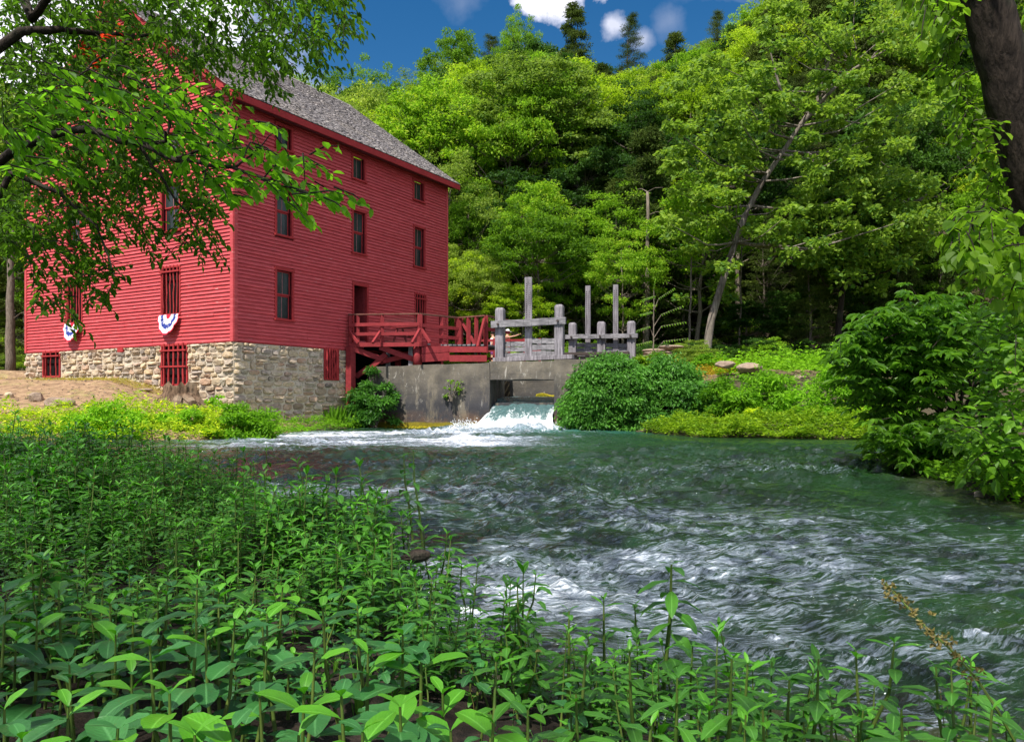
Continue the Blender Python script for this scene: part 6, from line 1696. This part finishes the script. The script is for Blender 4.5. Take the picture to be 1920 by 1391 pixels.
def bed():
    rs = np.random.RandomState(55); pts = []; idx = []; scl = []; rot = []
    n = 0; fg = np.array(FG)
    cand = []
    # density falls with distance so that the cover looks the same all over
    for (y0, y1, dens) in ((0.55, 2.2, 58), (2.2, 4.0, 95), (4.0, 7.0, 105), (7.0, 10.0, 90), (10, 14.2, 55)):
        area_x0, area_x1 = -0.80*y1-0.6, min(2.6, 0.4*y1+2.0); m = int(dens*(area_x1-area_x0)*(y1-y0))
        p = np.stack([rs.uniform(area_x0, area_x1, m), rs.uniform(y0, y1, m)], 1); cand.append(p)
    p = np.concatenate(cand); sd_ = poly_sd(p[:, 0], p[:, 1], WATER); p = p[sd_ > -0.12]; sd_ = sd_[sd_ > -0.12]; g = ground(p[:, 0], p[:, 1])
    for (x, y), gg, s_ in zip(p, g, sd_):
        if y > 0 and abs(x) > 0.78*y+0.8: continue
        d = np.hypot(fg[:, 0]-x, fg[:, 1]-y).min()
        u = CX+F*x/y
        nar = rs.rand() < sstep(1.6, 3.4, y+max(0, (u-700)/350))
        if y < 2.3 and u < 900:
            if d < 0.16 or rs.rand() < 0.62: 
                if rs.rand() < 0.66: continue
                idx.append(9+rs.randint(2)); s = rs.uniform(0.7, 1.2); pts.append((x, y, gg)); scl.append((s, s, s)); rot.append((rs.normal()*.1, rs.normal()*.1, rs.rand()*6.28)); continue
        nz = 0.80+0.75*float(fbm(np.array([x]), np.array([y]), 97, 0.9, 2)[0])
        s = rs.uniform(0.62, 1.22)*nz*(1.0 if y < 4 else 1.05+0.02*y)
        if rs.rand() < (0.10 if u > 620 else 0.05):
            k_ = 11+rs.randint(3) if rs.rand() < 0.8 else 14+rs.randint(2); idx.append(k_); pts.append((x, y, gg)); scl.append((s*.8, s*.8, s*(0.55 if y < 2.6 else 0.8))); rot.append((rs.normal()*.12, rs.normal()*.12, rs.rand()*6.28)); continue
        if y < 1.25 and not nar: s = min(s, 0.8)
        if u > 900 and y < 2.1: s *= 0.62
        if u > 1500 and y < 1.5: continue
        idx.append(4+rs.randint(5) if nar else rs.randint(4)); hs = s*rs.uniform(0.85, 1.12)
        pts.append((x, y, gg-0.02)); scl.append((s, s, hs)); rot.append((rs.normal()*.10, rs.normal()*.10, rs.rand()*6.28))
    scatter('plant_bed', pts, rot, scl, idx, BV+NV+SV+GV+DV, 'dense bed of leafy green plants covering the near bank')
bed()

# ------------------------------------------------------------------ stones, stump, driftwood
def rock(name, label, p, sx, sy, sz, seed, mat='rock', rz=0, catg='rock', group=None):
    o = obj(name, rock_mesh(name, sx, sy, sz, seed, M[mat], 3)); o.location = p; o.rotation_euler = (0, 0, rz); tag(o, label, catg, group); return o
RG = 'rocks on the bare bank'
p = ray_ground(112, 761, 15, 34); rock('rock', 'large flat grey-brown boulder on the bare bank left of the stump', p+Vector((0, 0, .1)), 0.46, 0.3, 0.20, 1, rz=0.1, group=RG)
p = ray_ground(68, 752, 15, 34); rock('rock', 'pointed brown rock left of the large flat boulder', p+Vector((0, 0, .08)), 0.24, 0.2, 0.20, 2, rz=0.6, group=RG)
p = ray_ground(17, 745, 15, 34); rock('rock', 'small pale bluish rock at the left edge of the bare bank', p+Vector((0, 0, .06)), 0.14, 0.12, 0.12, 3, mat='stone', group=RG)
p = ray_ground(254, 768, 15, 34); rock('rock', 'small pale stone just above the bright bushes below the stump', p+Vector((0, 0, .04)), 0.13, 0.1, 0.09, 4, mat='stone', group=RG)
p = ray_ground(270, 733, 15, 34); rock('rock', 'flat slab of stone lying left of the stump', p+Vector((0, 0, .04)), 0.30, 0.2, 0.06, 5, group=RG)
rs = np.random.RandomState(31); cl = []
me_s = [rock_mesh('pebble', 1, 0.8, 0.5, 40+i, M['rock'], 1) for i in range(3)]
pts = []
while len(pts) < 1000:
    x, y = rs.uniform(-24, -7.5), rs.uniform(21, 31); g = gz(x, y)
    if g > 0.55 and poly_sd(np.array([x]), np.array([y]), WATER)[0] > 1.6: pts.append((x, y, g+0.01))
s = rs.uniform(0.012, 0.05, len(pts))*np.where(rs.rand(len(pts)) < 0.06, 2.2, 1); scatter('rubble_scatter', pts, [(0, 0, r) for r in rs.rand(len(pts))*6.28], np.stack([s*1.3, s, s], 1), rs.randint(0, 3, len(pts)), me_s, 'small stones and wood chips strewn over the bare bank')
# stump with spreading roots in front of the cellar grille
sp = ray_ground(335, 765, 15, 34); sp.z += 0.08
st = empty('tree_stump', sp, 'rotten brown tree stump with splayed roots below the barred cellar opening', 'stump'); rng = random.Random(66); st.scale = (1.35, 1.2, 1.1)
import bmesh
b = MB(); n = 18
for i, (z, r) in enumerate(((-0.1, 0.62), (0.05, 0.52), (0.2, 0.43), (0.38, 0.38), (0.55, 0.36), (0.66, 0.33))):
    for j in range(n):
        a = 2*math.pi*j/n; rr = r*(1+0.22*math.sin(a*3+1)+0.12*math.sin(a*7+i*0.2)+rng.uniform(-.05, .05))
        b.v.append((rr*math.cos(a), rr*math.sin(a)*0.8, z+(rng.uniform(-.12, .12) if i == 5 else 0)))
for i in range(5):
    for j in range(n): b.f.append((i*n+j, i*n+(j+1) % n, (i+1)*n+(j+1) % n, (i+1)*n+j)); b.m.append(0)
b.v.append((0, 0, 0.38)); 
for j in range(n): b.f.append((5*n+j, 5*n+(j+1) % n, 6*n)); b.m.append(0)
M['rotten'] = bark('rotten_wood', (0.035, 0.022, 0.015), (0.24, 0.155, 0.10), (0.36, 0.28, 0.20), scale=5)
b.build('stump_body', M['rotten'], st)
for k in range(8):
    a = k*0.8+rng.uniform(-.2, .2); L_ = rng.uniform(0.6, 1.2); c, s_ = math.cos(a), math.sin(a)*0.7
    b = MB(); b.tube([(0.25*c, 0.25*s_, 0.28), (0.5*c, 0.5*s_, 0.10), (0.8*L_*c, 0.8*L_*s_, -0.04+0.15*max(0, -s_*-1)*0), (L_*1.2*c, L_*1.2*s_, -0.22)], [0.14, 0.11, 0.07, 0.03], 7, jit=0.12, rng=rng); b.build('root', M['rotten'], st)
# stones and a log heap on the right bank
p = P(1243, 657, 34.5); hp = empty('stone_heap', p, 'flat grey stones stacked right of the small sluice gate', 'stones')
for k in range(7):
    me = rock_mesh('stone', rng.uniform(.35, .75), .35, rng.uniform(.07, .12), 80+k, M['rock'], 2); o = link(bpy.data.objects.new('stone', me), hp); o.location = (rng.uniform(-.45, .45), rng.uniform(-.2, .2), -0.35+k*0.085)
for k, (u, v, s_, lab) in enumerate(((1497, 712, .45, 'tan earth-coloured boulder in the gap between two bushes on the right bank'), (1500, 735, .3, 'pale pinkish rock below the tan boulder on the right bank'), (1405, 690, .5, 'reddish flat rock on the crest of the right bank'),
                                     (1360, 684, .4, 'low reddish rock among the rust-coloured weeds'), (1483, 748, .25, 'small pale rock at the foot of the gap on the right bank'))):
    rock('rock', lab, P(u, v, 29.5), s_, s_*.7, s_*.42, 90+k, mat='stone' if k in (1, 4) else 'rock', group='rocks on the right bank')
p = P(778, 1042, 3.9); rock('driftwood', 'brown gnarled driftwood lump lying in the green plants by the water', p, 0.085, 0.05, 0.035, 97, mat='bark_dark', catg='driftwood', rz=0.4)
p = ray_ground(1835, 938, 5, 12); rock('rock', 'small tan stone at the water edge on the near right bank', Vector((p.x, p.y, 0.03)), 0.06, 0.05, 0.05, 98, mat='stone')
# grass clump by the tall post
rs = np.random.RandomState(9); gp = P(632, 795, 29.6); n = 110
a = rs.rand(n)*6.28; ax = np.stack([np.cos(a)*0.8, np.sin(a)*0.5, 1.0+rs.rand(n)], 1)
V, Q = leaves_np(np.stack([rs.normal(size=n)*0.22, rs.normal(size=n)*0.15, np.zeros(n)-0.05], 1), ax, np.stack([np.cos(a), np.sin(a), -0.3+0*a], 1), rs.uniform(0.4, 0.85, n), 0.05, 0.02, 'oval')
root = empty('grass_clump', gp, 'clump of long green grass at the foot of the tall red post', 'grass'); o = obj('blades', mesh_np('blades', V, Q, M['leaf_bush']), root); o['kind'] = 'stuff'
# arching dry seed spike, lower right
sw = empty('seed_weed', P(1890, 1391, 1.75), 'arching weed with knobbly yellow-green seed spikes at the lower right', 'plant')
pts = [P(*q) for q in ((1925, 1430, 1.8), (1870, 1330, 1.8), (1830, 1270, 1.82), (1780, 1215, 1.85), (1735, 1175, 1.88), (1690, 1125, 1.92), (1655, 1088, 1.95))]
b = MB(); b.tube(pts, [0.004, 0.0035, 0.003, 0.003, 0.0025, 0.002, 0.001], 5); o = b.build('stem', M['stem'], sw); o.location = -sw.location
V = []; Q = []; rs = np.random.RandomState(12); C = []
for i in range(2, 6):
    for j in range(16): C.append(np.array(pts[i].lerp(pts[i+1] if i < 6 else pts[i], j/16))+rs.normal(size=3)*0.009)
C = np.array(C); V, Q = leaves_np(np.repeat(C, 4, 0), rs.normal(size=(len(C)*4, 3)), rs.normal(size=(len(C)*4, 3)), 0.013, 0.7, 0.2, 'rhomb'); o = obj('seed_clusters', mesh_np('seed_clusters', V, Q, M['plant_dry']), sw); o.location = -sw.location; o['kind'] = 'stuff'
# fallen brown leaf
lf = obj('dead_leaf', leaf_blade(0.040, 0.018, 1.2, 0.3, M['plant_dry'], 'dead_leaf', 0.4)); lf.location = P(1003, 1222, 2.2); lf.rotation_euler = (0.2, 0.1, 0.6); tag(lf, 'curled brown dead leaf caught among the green plants', 'leaf')

# ------------------------------------------------------------------ people beyond the rail
def skin_mat(name, c): 
    t = NT(name); return t.done(t.principled(c, 0.6, 0.3))
M['skin'] = skin_mat('sunlit_skin', (0.60, 0.33, 0.22)); M['shirt_peach'] = skin_mat('peach_shirt', (0.80, 0.42, 0.28)); M['shirt_pale'] = skin_mat('pale_striped_shirt', (0.72, 0.62, 0.68))
M['cap'] = skin_mat('white_cap', (0.85, 0.85, 0.85)); M['shorts'] = skin_mat('purple_shorts', (0.22, 0.06, 0.20)); M['shorts2'] = skin_mat('tan_shorts', (0.35, 0.26, 0.16))
def skinned(name, verts, edges, radii, mat, parent, sub=2):
    me = bpy.data.meshes.new(name); me.from_pydata(verts, edges, []); me.materials.append(mat)
    o = obj(name, me, parent); md = o.modifiers.new('skin', 'SKIN'); md.use_smooth_shade = True
    for i, r in enumerate(radii): me.skin_vertices[0].data[i].radius = (r, r*0.9)
    me.skin_vertices[0].data[0].use_root = True
    s_ = o.modifiers.new('sub', 'SUBSURF'); s_.levels = sub; s_.render_levels = sub; return o
def person(label, loc, rz, h, arm, shirt, shorts, cap=True, seed=0):
    k = h/1.75; root = empty('person', loc, label, 'person', rz=rz); root.scale = (k, k, k)
    # +X is the way the person looks; Y is left
    V = [(0, 0, .95), (0, 0, 1.12), (0, 0, 1.32), (0, 0, 1.45), (0.02, 0, 1.52), (0.03, 0, 1.60), (0.03, 0, 1.70),
         (0, .10, .90), (0.02, .12, .50), (-.02, .12, .08), (.12, .13, .03), (0, -.10, .90), (0.03, -.12, .50), (0.0, -.12, .08), (.14, -.13, .03),
         (0, .19, 1.40), (-.02, .24, 1.14), (0.08, .22, .92), (.11, .21, .84), (0, -.19, 1.40)]+list(arm)
    E = [(0,1),(1,2),(2,3),(3,4),(4,5),(5,6),(0,7),(7,8),(8,9),(9,10),(0,11),(11,12),(12,13),(13,14),(3,15),(15,16),(16,17),(17,18),(3,19),(19,20),(20,21),(21,22)]
    R = [.14, .13, .16, .12, .055, .085, .085, .10, .062, .042, .035, .10, .062, .042, .035, .06, .043, .032, .03, .06, .043, .032, .028]
    body = skinned('body', V, E, R, M['skin'], root)
    # fingers of the pointing hand and of the hanging one
    for (a, d) in ((Vector(arm[2]), (Vector(arm[2])-Vector(arm[1])).normalized()), (Vector((.11, .21, .84)), Vector((0.1, 0, -1)))):
        fb = MB(); side = d.cross(Vector((0, 0, 1))).normalized() if abs(d.z) < .9 else Vector((1, 0, 0))
        for i in range(4):
            L_ = (0.085, 0.05, 0.045, 0.04)[i]; q = a+d*0.03+side*(i-1.5)*0.017; fb.tube([q, q+d*L_*0.5, q+d*L_+Vector((0, 0, -.01*i))], [.009, .0085, .006], 6)
        fb.tube([a+side*-.03, a+side*-.055+d*.03, a+side*-.05+d*.055], [.011, .01, .007], 6); fb.build('fingers', M['skin'], root, True)
    V2 = [(0, 0, .92), (0, 0, 1.12), (0, 0, 1.32), (0, 0, 1.44), (0, .19, 1.40), (-.015, .225, 1.24), (0, -.19, 1.40), tuple(Vector((0, -.19, 1.40)).lerp(Vector(arm[0]), .6))]
    skinned('shirt', V2, [(0,1),(1,2),(2,3),(3,4),(4,5),(3,6),(6,7)], [.165, .155, .18, .13, .085, .068, .085, .068], shirt, root)
    V3 = [(0, 0, .96), (0, .10, .88), (0.01, .115, .60), (0, -.10, .88), (0.01, -.115, .60)]
    skinned('shorts', V3, [(0,1),(1,2),(0,3),(3,4)], [.16, .125, .105, .125, .105], shorts, root)
    hb = MB(); hb.tube([(0.02, 0, 1.66), (0.02, 0, 1.73), (0.015, 0, 1.785), (0.01, 0, 1.80)], [.103, .103, .07, .02], 14); 
    if cap: hb.bar((0.08, 0, 1.675), (0.21, 0, 1.665), .13, .015)
    hb.build('cap' if cap else 'hair', M['cap'] if cap else M['bark_dark'], root, True)
    fb = MB(); fb.tube([(0.11, 0, 1.63), (0.135, 0, 1.60), (0.12, 0, 1.59)], [.012, .017, .008], 6)
    fb.build('nose', M['skin'], root, True)
    eb = MB()
    for sy in (-.032, .032): eb.tube([(0.108, sy, 1.642), (0.118, sy, 1.642)], [.012, .008], 8)
    eb.tube([(0.112, -.025, 1.562), (0.116, 0, 1.56), (0.112, .025, 1.562)], [.004, .006, .004], 6); eb.build('eyes_and_mouth', M['bark_dark'], root)
q = P(951, 640, 36.2); g = 2.62
person('person in a white cap and peach shirt pointing right, behind the grey gate post', (q.x, q.y, g), -0.15, 1.74, [(.20, -.20, 1.42), (.44, -.16, 1.47), (.58, -.14, 1.53)], M['shirt_peach'], M['shorts2'])
q = P(925, 650, 35.6)
person('person in a pale shirt and purple shorts standing left of the grey gate post', (q.x, q.y, g-0.05), 2.8, 1.66, [(.04, -.25, 1.16), (.16, -.22, .98), (.20, -.20, .90)], M['shirt_pale'], M['shorts'], cap=False)

cover('bank_top_plants', 'low mixed greenery on the crest of the right bank', [(7.8,29.0),(12,28.0),(18,28.0),(24,31),(24,40),(14,42),(8,40),(8.5,33)], M['leaf_bush'], 30000, 0.16,
      lambda x, y: 0.15+0.75*np.clip(fbm(x, y, 98, 0.6, 3)+0.35, 0, 1), 508, wr=0.45)
bush('bush', 'low green bush on the crest between the leaning and the thin trunk', 1480, 33, 110, 655, 705, M['leaf_bush'], 0.15, 44, 120, 418, group=SG)
bush('bush', 'green bush on the crest just right of the grey stone heap', 1330, 33.5, 80, 662, 700, M['leaf_bush'], 0.15, 30, 110, 419, group=SG)
